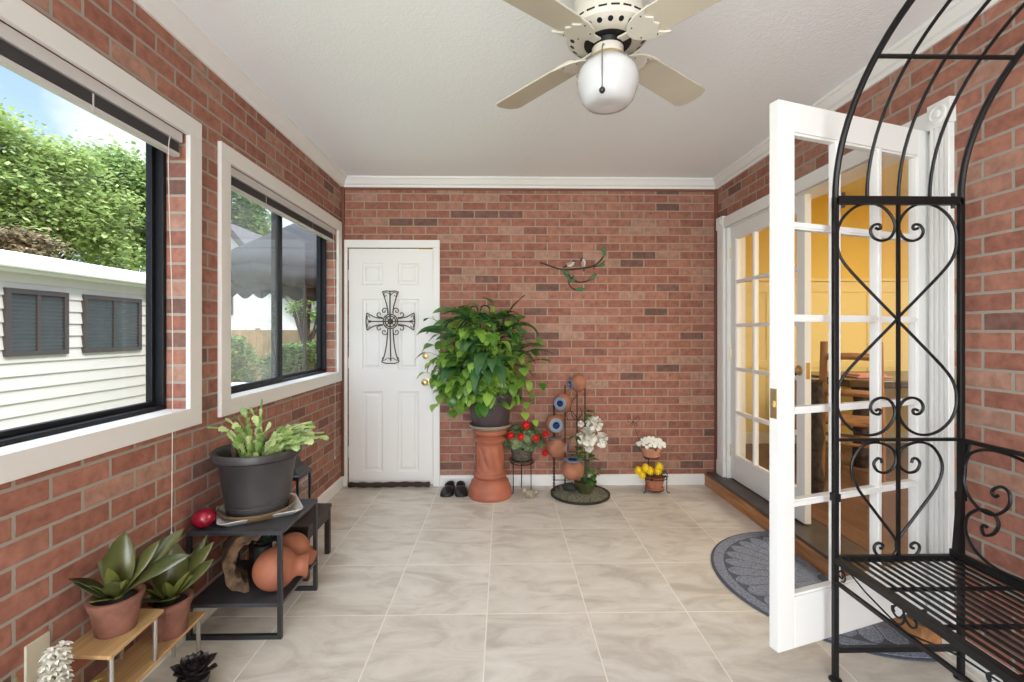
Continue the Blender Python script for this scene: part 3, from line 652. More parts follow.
POTB = mat('black_plastic_pot', (.040, .038, .040), .42, var=.3, vscale=6, bump=.1, bscale=20); POTR = mat('black_pot_rim', (.06, .062, .07), .4)
CACT = leaf_mat('christmas_cactus_segments', (.20, .36, .07), (.68, .78, .36), .4, .3, 30)
cp_ = thing('potted_christmas_cactus', 'variegated light green cactus in a large black plastic pot on the side table', 'potted plant', (-1.125, 2.17, .4662))
MB().lathe([(.001, 0), (.118, 0), (.124, .006), (.128, .030), (.131, .032), (.133, .045), (.1305, .048), (.133, .062), (.136, .064), (.160, .240), (.163, .246), (.178, .248), (.184, .254), (.186, .278), (.182, .286), (.172, .286), (.167, .276), (.160, .235), (.001, .23)], 56).build('pot', POTB, cp_)
MB().lathe([(.001, .223), (.158, .232), (.160, .240), (.001, .244)], 24, mod=lambda a, r, z: r).build('soil', SOIL, cp_)
random.seed(11)
ca = MB(); tips = MB()
for i in range(60):
    th = random.uniform(-2.8, 2.0); rad = random.uniform(.0, .09); lean = random.uniform(.1, .9)
    p = V((.02+rad*cos(th), .0+rad*sin(th), .240)); d = V((cos(th)*lean+.22, sin(th)*lean+.22, random.uniform(.7, 1.2))).normalized()
    nseg = random.randint(3, 6)
    for k in range(nseg):
        L = random.uniform(.040, .054); w = random.uniform(.026, .036); side = d.cross(V((random.uniform(-1, 1), random.uniform(-1, 1), .6))).normalized(); nn = side.cross(d)*.004
        prof = [(0, .2), (.15, .6), (.3, .45), (.45, .9), (.6, .75), (.8, 1), (.92, .62), (1, .25)]
        vs = []; fs = []
        for t, q in prof: c = p+d*L*t; vs += [c-side*w*q/2, c+nn, c+side*w*q/2, c-nn]
        for j in range(len(prof)-1):
            for e_ in range(4): fs.append((j*4+e_, j*4+(e_+1) % 4, (j+1)*4+(e_+1) % 4, (j+1)*4+e_))
        ca.add(vs, fs); p = p+d*L; d = (d+V((.12*cos(th)+.06, .12*sin(th)+.06, -.16+random.uniform(-.12, .08)))).normalized()
        if p.z > .50 or p.x < -.2: break
ca.build('stems', CACT, cp_)
MB().tube([(-.095, -.02, .23), (-.097, -.02, .29), (-.094, -.02, .325)], [.014, .013, .011], 8).build('dead_stub', mat('bark_stub', (.10, .06, .04), .9), cp_)
rb = tag(MB().ball((0, 0, 0), .046, 28, sc=(1, 1, .86), jit=.05).build('glass_apple', mat('red_glossy_ceramic', (.30, .006, .030), .22, var=.4, vscale=20, coat=.6)), 'small shiny red ball ornament on the corner of the side table', 'ornament'); rb.location = (-1.272, 2.012, .4925)
# lower shelf: bark log slice, two terracotta jugs, dark succulent
lg = MB(); n = 22; vs = []; fs = []
for i in range(n):
    a = R(62)+R(225)*i/(n-1); tp = sin(pi*(i+1.5)/(n+2))**.35; ro = .128+.005*sin(i*1.3); ri = ro-.062*tp-.004*sin(i*2.1+1)
    for (r_, y_) in ((ro, -.075), (ro+.004, .075), (ri, .066), (ri, -.066)):
        rr_ = r_*(1+.04*mnoise.noise(V((cos(a)*4, sin(a)*4, y_*20)))); vs.append((rr_*cos(a)*.70, y_, rr_*sin(a)+.0))
for i in range(n-1):
    for k in range(4): fs.append((i*4+k, i*4+(k+1) % 4, (i+1)*4+(k+1) % 4, (i+1)*4+k))
fs += [(0, 1, 2, 3), ((n-1)*4+3, (n-1)*4+2, (n-1)*4+1, (n-1)*4)]
lg.add(vs, fs); BARK = mat('rough_bark', (.05, .033, .022), .9, col2=(.19, .115, .06), vscale=26, bump=1, bscale=45)
lo_ = tag(lg.build('hollow_log', BARK, bevel=.004), 'curved hollow piece of bark log standing on the lower shelf', 'log'); lo_.location = (-1.150, 2.115, .284); lo_.rotation_euler = (0, R(8), R(32))
TERO = mat('orange_terracotta', (.33, .115, .062), .62, var=.12, vscale=10)
def jug(label, loc, rot, sc=1, plant=False):
    t = thing('terracotta_jug', label, 'jug', loc); t.rotation_euler = rot
    j = MB().lathe([(max(.092*sin(pi*i/22), .001), -.092*cos(pi*i/22)) for i in range(19)]+[(.046, .086), (.044, .095), (.046, .108), (.054, .120), (.060, .126), (.058, .131), (.047, .122), (.038, .105), (.040, .085), (.001, .05)], 40)
    j.v = [tuple(c*sc for c in p) for p in j.v]; j.build('body', TERO, t)
    return t
jug('round orange terracotta jug lying on its side at the front of the lower shelf', (-1.005, 2.082, .150+.0905), Euler((R(95), 0, R(118))), .98)
jug('second terracotta jug lying behind the front jug on the lower shelf', (-1.012, 2.258, .150+.088), Euler((R(128), 0, R(150))), .88)
DKL = leaf_mat('dark_purple_succulent_leaves', (.018, .014, .014), (.05, .035, .035), .35, .05, 12)
def rosette(label, loc, r, nl=34, col=None, potr=0, mtl=None, rz=0, h=0):
    t = thing('potted_succulent', label, 'potted plant', loc, rz)
    m = MB()
    for i in range(nl):
        f = i/nl; a = i*2.39996; m.leaf((.01*cos(a), .01*sin(a), h+.012*f), a, R(12+62*f), r*(1.05-.55*f), r*.52*(1.05-.45*f), R(-28), 6, .55, peak=.68)
    m.build('leaves', mtl or DKL, t)
    MB().lathe([(.001, 0), (potr*.72, 0), (potr, h*.86), (potr, h), (potr*.88, h), (potr*.85, h*.85), (.001, h*.82)], 24).build('pot', col, t)
    return t
DPOT = mat('dark_nursery_pot', (.02, .02, .022), .5)
rosette('small dark leaved succulent between the terracotta jugs on the lower shelf', (-1.135, 2.235, .150), .075, 26, DPOT, .040, leaf_mat('dark_green_leaves', (.012, .022, .014), (.04, .06, .035), .4, .05), h=.13)
rosette('dark purple rosette succulent on the floor right of the bamboo shelf', (-1.088, 1.665, 0), .078, 34, DPOT, .05, h=.075)
rosette('dark purple rosette succulent on the floor beneath the bamboo shelf edge', (-1.085, 1.50, 0), .075, 30, DPOT, .05, h=.06)

# dark stool behind, with lantern
STW = mat('espresso_wood', (.028, .018, .015), .45, var=.3, vscale=8)
st = thing('wooden_stool', 'low dark brown wooden stool behind the black side table', 'stool', (-1.155, 2.585, 0))
MB().box(-.155, -.165, .262, .155, .165, .284).build('seat', STW, st, smooth=False, bevel=.003)
MB().box(-.148, -.158, .205, .148, .158, .262).build('apron', STW, st, smooth=False, bevel=.002)
for sx in (-1, 1):
    for sy in (-1, 1): MB().box(sx*.137-.014, sy*.147-.014, 0, sx*.137+.014, sy*.147+.014, .262).build('leg', STW, st, smooth=False, bevel=.002)
ln = thing('candle_lantern', 'black metal candle lantern with glass sides on the dark stool', 'lantern', (-1.165, 2.575, .284)); q = .083
BLK2 = mat('satin_black_metal', (.022, .023, .026), .35)
MB().box(-q, -q, 0, q, q, .016).build('base', BLK2, ln, smooth=False, bevel=.002)
for sx in (-1, 1):
    for sy in (-1, 1): MB().box(sx*(q-.006)-.006, sy*(q-.006)-.006, .016, sx*(q-.006)+.006, sy*(q-.006)+.006, .215).build('post', BLK2, ln, smooth=False)
rf = [(q+.004, .213), (q+.004, .232), (q-.006, .236), (.052, .262), (.040, .290), (.037, .310), (.030, .312)]
loft([[(-w, -w, z), (w, -w, z), (w, w, z), (-w, w, z)] for w, z in rf]).build('roof', BLK2, ln, smooth=False)
MB().tube([(.03*cos(a), 0, .325+.022*sin(a)) for a in [2*pi*i/20 for i in range(20)]], .0025, 6, closed=True).build('ring_handle', NICKEL, ln)
gl_ = MB()
for a, b, c, d in ((-q+.012, -q+.004, q-.012, -q+.006), (-q+.012, q-.006, q-.012, q-.004), (-q+.004, -q+.012, -q+.006, q-.012), (q-.006, -q+.012, q-.004, q-.012)): gl_.box(a, b, .016, c, d, .213)
g1 = gl_.build('glass', GLASS, ln, smooth=False); g1['kind'] = 'stuff'
tag(MB().lathe([(.001, 0), (.034, 0), (.035, .09), (.031, .094), (.004, .090), (.002, .105), (.001, .105)], 24).build('pillar_candle', mat('candle_wax', (.75, .70, .6), .5)), 'cream pillar candle standing inside the black lantern', 'candle').location = (-1.165, 2.575, .3005)

# ---------------- bamboo shelf with snake plants
BAM = mat('bamboo_board', (.44, .27, .12), .45, col2=(.58, .38, .18), vscale=5, stretch=(14, .7, 2)); STEEL = mat('brushed_steel_leg', (.55, .53, .50), .3, .9)
bs = thing('bamboo_shelf', 'stepped two tier bamboo corner shelf with steel legs at the left wall', 'shelf', (-1.24, 1.50, 0))
def bl(x, y): return (x+1.24, y-1.50)
def board(pts, z, nm): MB().prism([bl(*p) for p in pts], 'z', z-.012, z).build(nm, BAM, bs, smooth=False, bevel=.003)
board([(-1.318, 1.405), (-1.150, 1.392), (-1.165, 1.630), (-1.318, 1.640)], .332, 'upper_board')
board([(-1.318, 1.10), (-1.150, 1.10), (-1.185, 1.885), (-1.318, 1.890)], .170, 'lower_board')
for x, y, z0, z1 in ((-1.303, 1.42, .170, .320), (-1.165, 1.412, .170, .320), (-1.182, 1.61, .170, .320), (-1.303, 1.62, .170, .320), (-1.300, 1.87, 0, .158), (-1.200, 1.865, 0, .158), (-1.300, 1.12, 0, .158), (-1.168, 1.12, 0, .158)):
    xx_, yy_ = bl(x, y); MB().tube([(xx_, yy_, z0), (xx_, yy_, z1)], .0075, 14).build('leg', STEEL, bs)
SNK = leaf_mat('snake_plant_leaf', (.040, .056, .018), (.15, .155, .045), .3, .15, 6, .6)
SNB = leaf_mat('young_leaf', (.10, .14, .03), (.24, .25, .06), .35, .25, 10)
def snake(label, loc, leaves, inner, s=1, h=.125, rt=.088, rb_=.056):
    t = thing('potted_snake_plant', label, 'potted plant', loc)
    MB().lathe([(.001, 0), (rb_, 0), (rb_+.004, .004), (rt-.010, h-.028), (rt-.006, h-.026), (rt, h-.002), (rt-.003, h), (rt-.012, h), (rt-.016, h-.022), (.001, h-.024)], 44).build('pot', TERRAD, t)
    MB().lathe([(.001, h-.030), (rt-.016, h-.026), (rt-.02, h-.016), (.04, h-.010), (.001, h-.008)], 24).build('soil', SOIL, t)
    m = MB()
    for yaw, pit, L, W, dr, tw in leaves: m.leaf((.012*cos(R(yaw)), .012*sin(R(yaw)), h-.012), R(yaw), R(pit), L*s, W*s*1.25, R(dr), 12, .22, peak=.5, tw=tw)
    lo = m.build('leaves', SNK, t); sm = lo.modifiers.new('thick', 'SOLIDIFY'); sm.thickness = .0022; sm.offset = 0
    m = MB()
    for yaw, pit, L, W, dr, tw in inner: m.leaf((.008*cos(R(yaw)), .008*sin(R(yaw)), h-.012), R(yaw), R(pit), L*s, W*s, R(dr), 10, .6, peak=.45, tw=tw)
    m.lathe([(.016, h-.018), (.020, h-.005), (.016, h+.012), (.004, h+.02)], 12)
    m.build('young_leaves', SNB, t)
    return t
# yaw: 0 = +x (right), 90 = away
snake('snake plant in a terracotta pot on the upper bamboo board', (-1.238, 1.520, .332),
      [(100, 84, .215, .080, 8, 0), (215, 52, .150, .072, 18, .2), (190, 28, .17, .055, -15, .3), (150, 35, .20, .020, -20, 0), (40, 62, .200, .048, 12, .9), (55, 50, .26, .050, 20, 1.1), (15, 46, .25, .048, 36, 1.2), (265, 30, .09, .045, 10, 0), (300, 58, .12, .045, 10, .3)],
      [(280, 72, .13, .045, -6, .2), (330, 55, .11, .035, 10, 0), (240, 50, .11, .04, 5, 0)], s=.92, h=.112, rt=.076, rb_=.050)
snake('snake plant in a terracotta pot on the lower bamboo board', (-1.232, 1.752, .170),
      [(120, 82, .225, .095, 6, 0), (200, 42, .15, .050, -5, .2), (165, 60, .19, .06, 5, .3), (35, 62, .235, .052, 14, .9), (5, 50, .215, .052, 8, 1.1), (65, 58, .24, .035, 4, .8), (250, 34, .12, .05, 8, 0), (305, 36, .10, .05, 12, 0)],
      [(350, 60, .15, .035, 6, -.3), (290, 66, .11, .04, 0, 0), (230, 50, .10, .04, 0, 0)], s=.95, h=.130, rt=.075, rb_=.050)
# white hyacinth in a pot, low left corner
WPET = mat('white_petals', (.84, .84, .76), .55, sss=.1)
hy_ = thing('potted_hyacinth', 'white hyacinth flower spike in the bottom left corner beside the wall outlet', 'potted plant', (-1.218, 1.275, .170))
MB().lathe([(.001, 0), (.042, 0), (.058, .085), (.054, .085), (.048, .075), (.001, .07)], 28).build('pot', TERRAD, hy_)
MB().tube([(0, 0, .07), (.003, .01, .15), (.004, .02, .235)], .006, 8).build('stem', SNB, hy_)
random.seed(5); fl = MB()
for i in range(38):
    z = .105+.150*i/37; a = i*2.4; r_ = .021*(1-.40*(i/37)**2); c = V((.003+r_*cos(a), .004+.1*(z-.07)+r_*sin(a), z))
    for k in range(6): fl.leaf(c, a+(k-2.5)*.75, .35+.25*cos(k*1.05), .024, .012, 1.0, 4, .3)
fo = fl.build('blossoms', WPET, hy_); fo['kind'] = 'stuff'
hl = MB()
for yaw, pit, L in ((200, 62, .16), (120, 68, .19), (20, 48, .15), (280, 60, .11), (330, 45, .12)): hl.leaf((0, 0, .07), R(yaw), R(pit), L, .026, .5, 8, .6)
hl.build('leaves', leaf_mat('hyacinth_leaf', (.12, .22, .04), (.30, .38, .08), .35, .2), hy_)
g2 = thing('potted_lily', 'green leaved bulb plant cut off at the bottom left edge', 'potted plant', (-1.225, 1.148, .170))
MB().lathe([(.001, 0), (.030, 0), (.040, .06), (.037, .06), (.033, .052), (.001, .05)], 24).build('pot', TERRAD, g2)
hl = MB()
for yaw, pit, L in ((100, 80, .20), (60, 70, .17), (200, 65, .14), (320, 60, .12)): hl.leaf((0, 0, .05), R(yaw), R(pit), L, .034, .4, 8, .5)
hl.build('leaves', leaf_mat('lily_leaf', (.07, .16, .03), (.20, .30, .06), .35, .2), g2)
tag(MB().box(A, 1.330, .292, A+.007, 1.400, .405).build('outlet_cover', mat('beige_plastic', (.58, .54, .42), .5), smooth=False, bevel=.002), 'beige outlet cover plate low on the left brick wall', 'outlet')

# ================================================================ BACK WALL GROUP
# cross on the door
IRONB = mat('bronze_brown_iron', (.085, .065, .045), .5, .4)
cr = MB()
def cpx(x, y): p = at(340+x/5.25, 270+y/5.25, Y=D-.012); return (p.x, D-.010, p.z)
C0 = (264, 270)
def cpath(pts, r=.0045, n=4): cr.tube(smoothpath([cpx(*p) for p in pts], n), r, 6)
cpath([(262, 112), (262, 270), (266, 478)], .005); cpath([(145, 270), (264, 270), (388, 270)], .005)
for sx in (-1, 1):
    m = lambda pts: [(264+sx*x, y) for x, y in pts]
    cpath(m([(12, 225), (20, 180), (34, 135), (42, 115)])); cpath(m([(0, 112), (22, 110), (42, 115)]))
    cpath(m([(0, 135), (10, 122), (26, 118), (34, 128), (28, 138), (20, 132)]), .003)
    cpath(m([(14, 318), (20, 390), (32, 450), (46, 482)])); cpath(m([(0, 490), (24, 490), (46, 482)]))
    cpath(m([(0, 470), (14, 462), (24, 470), (38, 474), (42, 462), (34, 458)]), .003)
    cpath(m([(40, 255), (80, 248), (112, 232), (124, 226)])); cpath(m([(40, 286), (80, 292), (108, 306), (122, 316)])); cpath(m([(124, 226), (128, 270), (122, 316)]))
    cpath(m([(100, 268), (118, 262), (122, 245), (114, 240), (108, 250)]), .003); cpath(m([(100, 272), (118, 280), (120, 297), (112, 300), (107, 292)]), .003)
    for sy in (-1, 1):
        def k2(pts): return [(264+sx*x, 270+sy*y) for x, y in pts]
        cpath(k2([(14, 40), (16, 62), (30, 70), (42, 60), (38, 48), (28, 50), (28, 58)]), .004); cpath(k2([(40, 20), (56, 22), (70, 30), (66, 44), (54, 44), (52, 36)]), .004)
for r_ in (38, 28, 12): cr.tube([cpx(264+r_*cos(a), 270+r_*sin(a)) for a in [2*pi*i/28 for i in range(28)]], .0045, 6, closed=True)
for i in range(8): a = 2*pi*i/8; cr.tube([cpx(264+10*cos(a), 270+10*sin(a)), cpx(264+38*cos(a), 270+38*sin(a))], .003, 5)
cr.ball(cpx(264, 270), .016, 12, sc=(1, .5, 1))
tag(cr.build('wall_cross', IRONB), 'bronze iron scrollwork cross hanging on the white door', 'cross')

# bird branch on the brick
def bpx(x, y, dy=0): p = at(540+x/11.36, 240+y/11.36, Y=D-.012); return V((p.x, D-.012-dy, p.z))
bc = bpx(430, 330); br_ = thing('metal_bird_sculpture', 'metal branch wall sculpture with two perched birds on the back brick wall', 'wall art', (bc.x, D, bc.z)); off = V((bc.x, D, bc.z))
def bt(pts, r, m): 
    return m.tube(smoothpath([bpx(*p)-off for p in pts], 5), r, 7)
m = MB(); bt([(0, 255), (100, 290), (210, 325), (300, 338), (470, 322), (600, 297), (680, 240), (720, 180), (730, 120)], .006, m); bt([(290, 340), (330, 400), (390, 460), (450, 478), (530, 468), (590, 430), (615, 395)], .005, m); bt([(325, 460), (335, 510), (370, 550), (430, 568), (490, 565)], .005, m); bt([(590, 300), (640, 300), (690, 275), (740, 235)], .004, m); bt([(340, 455), (385, 400)], .004, m)
m.build('branch', mat('dark_branch_metal', (.05, .045, .03), .5, .5), br_)
m = MB(); LG = mat('painted_green_metal', (.05, .13, .04), .5, var=.3, vscale=40)
for x, y, dx, dz, L in ((728, 150, .1, 1, .05), (715, 190, .35, .9, .04), (700, 130, .3, .8, .045), (250, 340, .9, -.6, .08), (275, 380, .7, -.7, .07), (330, 440, .3, -.9, .04), (560, 450, .8, .55, .07), (590, 420, .8, .7, .05), (400, 560, 1, .1, .07), (440, 570, 1, .15, .055), (660, 300, .9, .3, .06), (380, 430, .1, -1, .035)):
    p = bpx(x, y, .004)-off; d = V((dx, -.25, dz)).normalized(); sd = V((dz, 0, -dx)).normalized(); vs = []
    for t, w in ((0, .1), (.25, .8), (.5, 1), (.75, .7), (1, .05)): vs += [p+d*L*t-sd*w*.014, p+d*L*t+V((0, -.004, 0)), p+d*L*t+sd*w*.014, p+d*L*t+V((0, .002, 0))]
    m.add(vs, [(j*4+e_, j*4+(e_+1) % 4, j*4+4+(e_+1) % 4, j*4+4+e_) for j in range(4) for e_ in range(4)])
lv = m.build('leaves', LG, br_); lv['kind'] = 'stuff'
m = MB(); m.ball(bpx(612, 318, .006)-off, .008, 10); m.build('berry', mat('dark_red_berry', (.2, .03, .02), .4), br_)
BW = mat('bird_white', (.62, .60, .52), .6); BD = mat('bird_grey_dark', (.06, .06, .055), .6); BPk = mat('bird_buff', (.42, .25, .2), .6)
def bird_small(x, y, tilt):
    Mr = Matrix.Rotation(R(tilt), 3, 'Y'); p = bpx(x, y, .014)-off
    b = MB().ball(p, .026, 16, M=Mr, sc=(1.35, .62, .78)).build('bird', BW, br_)
    MB().ball(p+Mr @ V((-.008, -.008, .006)), .022, 12, M=Mr, sc=(1.3, .5, .6)).build('wing', BPk, b)
    MB().ball(p+Mr @ V((.030, 0, .016)), .0155, 12, sc=(1, .8, .95)).build('head', BD, b)
    MB().ball(p+Mr @ V((.030, -.006, .010)), .010, 10, sc=(1.2, .8, .7)).build('cheek', BW, b)
    MB().tube([p+Mr @ V((.043, 0, .016)), p+Mr @ V((.053, 0, .013))], [.004, .0008], 6).build('beak', BD, b)
    MB().tube([p+Mr @ V((-.028, 0, -.004)), p+Mr @ V((-.065, 0, -.014))], [.011, .006], 6).build('tail', BD, b)
    return b
bird_small(340, 280, -12); bird_small(490, 270, -82).name = 'bird'

# pedestal, saucer and big potted plant
PED = mat('red_brown_clay', (.36, .115, .065), .6, var=.15, vscale=9)
pd = (-.104, 3.672)
def tw_mod(a, r, z):
    if .215 < z < .405:
        f = min((z-.215)/.03, (.405-z)/.03, 1); return r*(1+.13*f*(abs(sin(4*a+z*16))**.7)-.085*f)
    return r
prof = [(.001, 0), (.162, 0), (.168, .008), (.170, .035), (.164, .045), (.166, .065), (.160, .085), (.148, .105), (.146, .118), (.130, .135), (.116, .148), (.128, .158), (.132, .170), (.126, .183), (.112, .192), (.108, .205)]
prof += [(.106-.002*i/24, .215+.19*i/24) for i in range(25)]+[(.106, .415), (.122, .428), (.130, .445), (.122, .458), (.104, .466), (.100, .475), (.112, .484), (.128, .490), (.132, .497), (.132, .520), (.126, .527), (.001, .527)]
tag(MB().lathe(prof, 128, mod=tw_mod).build('plant_pedestal', PED), 'red clay twist column pedestal under the big leafy plant', 'pedestal').location = (*pd, 0)
sc_ = tag(MB().lathe([(.001, 0), (.130, 0), (.160, .020), (.166, .034), (.163, .038), (.152, .034), (.125, .012), (.001, .010)], 40).build('saucer', mat('grey_beige_plastic', (.30, .25, .20), .5)), 'wide grey beige saucer between clay pedestal and dark pot', 'saucer'); sc_.location = (*pd, .527)
PURP = mat('dark_plum_plastic_pot', (.060, .045, .050), .45)
bp2 = thing('potted_houseplant', 'huge trailing leafy green houseplant in a dark plum pot on the clay pedestal', 'potted plant', (*pd, .538))
MB().lathe([(.001, 0), (.132, 0), (.138, .008), (.176, .240), (.186, .244), (.190, .270), (.184, .276), (.176, .270), (.170, .25), (.001, .245)], 48).build('pot', PURP, bp2)
MB().lathe([(.001, .235), (.168, .240), (.168, .252), (.001, .262)], 24).build('soil', SOIL, bp2)
random.seed(21)
LGl = leaf_mat('pothos_leaf', (.05, .17, .022), (.36, .58, .10), .28, .25, 5); LGd = leaf_mat('peace_lily_leaf', (.022, .085, .026), (.10, .23, .07), .22, .15, 4, .7)
f1, f2, stm = MB(), MB(), MB()
def wallsafe(p): return min(p.y, D-pd[1]-.06)
def surf(u, w):       # point on the bush envelope, local coords; u azimuth, w elevation
    rx = .43 if cos(u) < 0 else .36; q = max(cos(w), 0)
    x = rx*cos(u)*q; y = (.30 if sin(u) < 0 else .16)*sin(u)*q; z = .46+(.57 if w > 0 else .30)*sin(w)
    return V((x-.03, y-.03, z))
for i in range(620):
    u = random.uniform(-pi, pi) if random.random() < .5 else random.uniform(-pi, -1.3); w = math.asin(random.uniform(-.95, .93)); s0 = random.uniform(.45, 1.0); c = V((-.03, -.03, .46)); p = c+(surf(u, w)-c)*s0
    if w > .5: p.x = p.x*.80+.01
    if p.y > .16: continue
    L = random.uniform(.075, .13); yaw = -pi/2+random.gauss(0, .95)+.5*(1 if cos(u) > 0 else -1); pit = random.uniform(-1.1, .35)+.35*w
    if p.y > .05 and sin(yaw) > 0: yaw = -yaw
    f1.leaf(p, yaw, pit, L, L*random.uniform(.60, .76), random.uniform(.2, 1.0), 7, .22, .04, .36, random.uniform(-.8, .8))
    if random.random() < .3: stm.tube([(p.x*.35, p.y*.35, .30), (p.x*.7, p.y*.7, .30+(p.z-.30)*.75), p], .0028, 5, caps=False)
for i in range(70):
    u = random.uniform(-pi*1.02, .3); w = random.uniform(-.1, 1.35); s0 = random.uniform(.35, .80); c = V((-.03, -.03, .45)); p = c+(surf(u, w)-c)*s0
    L = random.uniform(.20, .31); yaw = u+random.uniform(-.6, .6)
    if sin(yaw) > .3: yaw = -yaw
    f2.leaf(p, yaw, random.uniform(-.1, 1.0), L, L*random.uniform(.26, .34), random.uniform(1.0, 2.1), 11, .25, .05, .42, random.uniform(-.8, .8))
    stm.tube([(p.x*.3, p.y*.3, .26), (p.x*.75, p.y*.75, .3+(p.z-.3)*.8), p], .004, 5, caps=False)
# a few readable leaves: top right tip, right arc, left tiers, right stray vine
c8 = pd
def lc(u_, v_, y_): q = at(u_, v_, Y=y_); return V((q.x-c8[0], y_-c8[1], q.z-.538))
f2.leaf(lc(503, 322, 3.62), R(-20), R(58), .27, .065, R(20), 11, .3, .06, .5, .4); f2.leaf(lc(487, 325, 3.5), R(-120), R(60), .25, .085, R(110), 11, .3, .04); f2.leaf(lc(508, 330, 3.5), R(-30), R(40), .30, .085, R(110), 11, .3, .04)
f2.leaf(lc(508, 352, 3.5), R(-25), R(10), .26, .085, R(70), 11, .3, .05); f2.leaf(lc(470, 322, 3.5), R(200), R(30), .25, .075, R(110), 11, .35, .04, .4, .5); f2.leaf(lc(480, 365, 3.42), R(-100), R(-10), .27, .08, R(70), 11, .3, .04); f2.leaf(lc(494, 362, 3.42), R(-70), R(-10), .28, .085, R(70), 11, .3, .04)
vine = smoothpath([lc(515, 385, 3.7), lc(522, 404, 3.7), lc(532, 402, 3.68), lc(541, 392, 3.68), lc(540, 350, 3.7), lc(538, 338, 3.7)], 5); stm.tube(vine, .002, 5)
for u_, v_, yw, L in ((536, 338, 10, .09), (533, 350, -30, .08), (541, 383, -40, .085), (531, 393, -60, .07), (527, 402, -100, .08), (518, 396, -80, .09), (524, 412, -50, .09), (512, 400, -110, .10), (534, 420, -30, .07)): f1.leaf(lc(u_, v_, 3.68), R(yw*.4-60), R(-25), L, L*.75, R(30), 7, .2, .03, .36)
for u_, v_, yw, L in ((452, 312, 170, .07), (446, 322, 200, .10), (432, 326, 150, .06), (428, 345, 190, .11), (424, 352, 175, .12), (430, 362, 200, .12), (422, 372, 190, .1), (430, 330, 160, .07), (438, 395, 230, .12), (432, 404, 220, .10), (448, 410, 250, .11), (426, 318, 140, .06)): f1.leaf(lc(u_+4, v_, 3.58), R(yw+38), R(-15), L, L*.7, R(30), 7, .2, .03, .36, .5); stm.tube([tuple(lc(u_+4, v_, 3.58)), tuple(lc(452, min(v_, 390)+8, 3.6))], .002, 5)
stm.tube(smoothpath([lc(470, 350, 3.6), lc(448, 335, 3.58), lc(432, 316, 3.58)], 5), .0025, 5)
f1.build('pothos_leaves', LGl, bp2); f2.build('broad_leaves', LGd, bp2); stm.build('stems', leaf_mat('green_stem', (.12, .2, .04), (.25, .32, .09), .4, 0), bp2)
m = MB()
for cx, r_ in ((452-2, .032), (485, .036), (474, .03)):
    c = lc(cx, 310 if cx > 460 else 333, 3.66); m.tube([c+V((r_, 0, -.25))]+[c+V((r_*cos(a), 0, r_*sin(a))) for a in [pi*i/16 for i in range(17)]]+[c+V((-r_, 0, -.25))], .006, 6)
m.build('trellis_hoops', mat('dark_trellis', (.03, .02, .018), .5), bp2)['kind'] = 'stuff'

# black clogs
CLG = mat('black_rubber_clog', (.012, .012, .013), .4)
def clog(loc, rz, label):
    t = thing('clog', label, 'shoe', loc, rz, 'black clogs by the white door'); rings = []
    for k in range(15):
        s_ = k/14; y = -.125+.25*s_; w = .026+.026*sin(pi*min(s_*1.25+.12, 1))**.6; w = max(w, .006) if 0 < k < 14 else .014
        if k > 9: w = .036*math.sqrt(max(1-((s_-.7)/.3)**2, .08))+.002
        hgt = (.056*math.sqrt(max(1-((s_-.42)/.44)**2, .03)) if s_ < .5 else .052-.004*sin(pi*(s_-.5)*2))
        if k in (0, 14): hgt = .022
        rings.append([(w*cos(a), y, .001+(hgt if sin(a) > 0 else .001)*max(sin(a), 0)**.6 + (.0 if sin(a) >= 0 else 0)) for a in [2*pi*j/20 for j in range(20)]])
    loft(rings).build('upper', CLG, t)
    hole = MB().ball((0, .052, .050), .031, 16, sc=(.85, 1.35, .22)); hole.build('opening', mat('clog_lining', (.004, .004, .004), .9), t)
    MB().tube(smoothpath([(-.031, .02, .048), (-.029, .06, .050), (-.018, .096, .051), (0, .106, .051), (.018, .096, .051), (.029, .06, .050), (.031, .02, .048)], 4), .006, 8).build('collar', CLG, t)
    return t
clog((-.437, 3.755, 0), R(-6), 'left black rubber clog on the tiles between white door and pedestal'); clog((-.338, 3.752, 0), R(8), 'right black rubber clog standing next to the clay pedestal')

# geranium on a wire stand
WIRE = mat('dark_wire', (.02, .018, .016), .5, .5)
gx, gy = .150, 3.755
ws = thing('wire_plant_stand', 'small three legged black wire stand holding the red geranium basket', 'plant stand', (gx, gy, 0))
m = MB()
for r_, z in ((.088, .235), (.080, .262)): m.tube([(r_*cos(a), r_*sin(a), z) for a in [2*pi*i/24 for i in range(24)]], .004, 6, closed=True)
for i in range(12): a = 2*pi*i/12; m.tube([(.093*cos(a)+.012*cos(q), .093*sin(a), .248+.012*sin(q)) for q in [2*pi*j/10 for j in range(10)]], .0025, 5, closed=True)
m.tube([(-.08, 0, .235), (.08, 0, .235)], .003, 5); m.tube([(0, -.08, .235), (0, .08, .235)], .003, 5); m.build('ring', WIRE, ws)
for a in (R(215), R(90), R(-35)): MB().tube(smoothpath([(.086*cos(a), .086*sin(a), .262), (.086*cos(a), .086*sin(a), .12), (.088*cos(a), .088*sin(a), .012), (.104*cos(a), .104*sin(a), .003)], 4), .004, 6).build('leg', WIRE, ws)
gb = thing('potted_geranium', 'red flowering geranium in a wicker basket between the pedestal and jug tower', 'potted plant', (gx, gy, .239))
MB().lathe([(.001, 0), (.058, 0), (.072, .03), (.090, .105), (.092, .115), (.084, .115), (.076, .09), (.001, .085)], 32, mod=lambda a, r, z: r*(1+.03*sin(a*16+z*200))).build('basket', mat('grey_wicker', (.10, .085, .065), .9, var=.4, vscale=60, bump=.8, bscale=90), gb)
random.seed(3); m = MB()
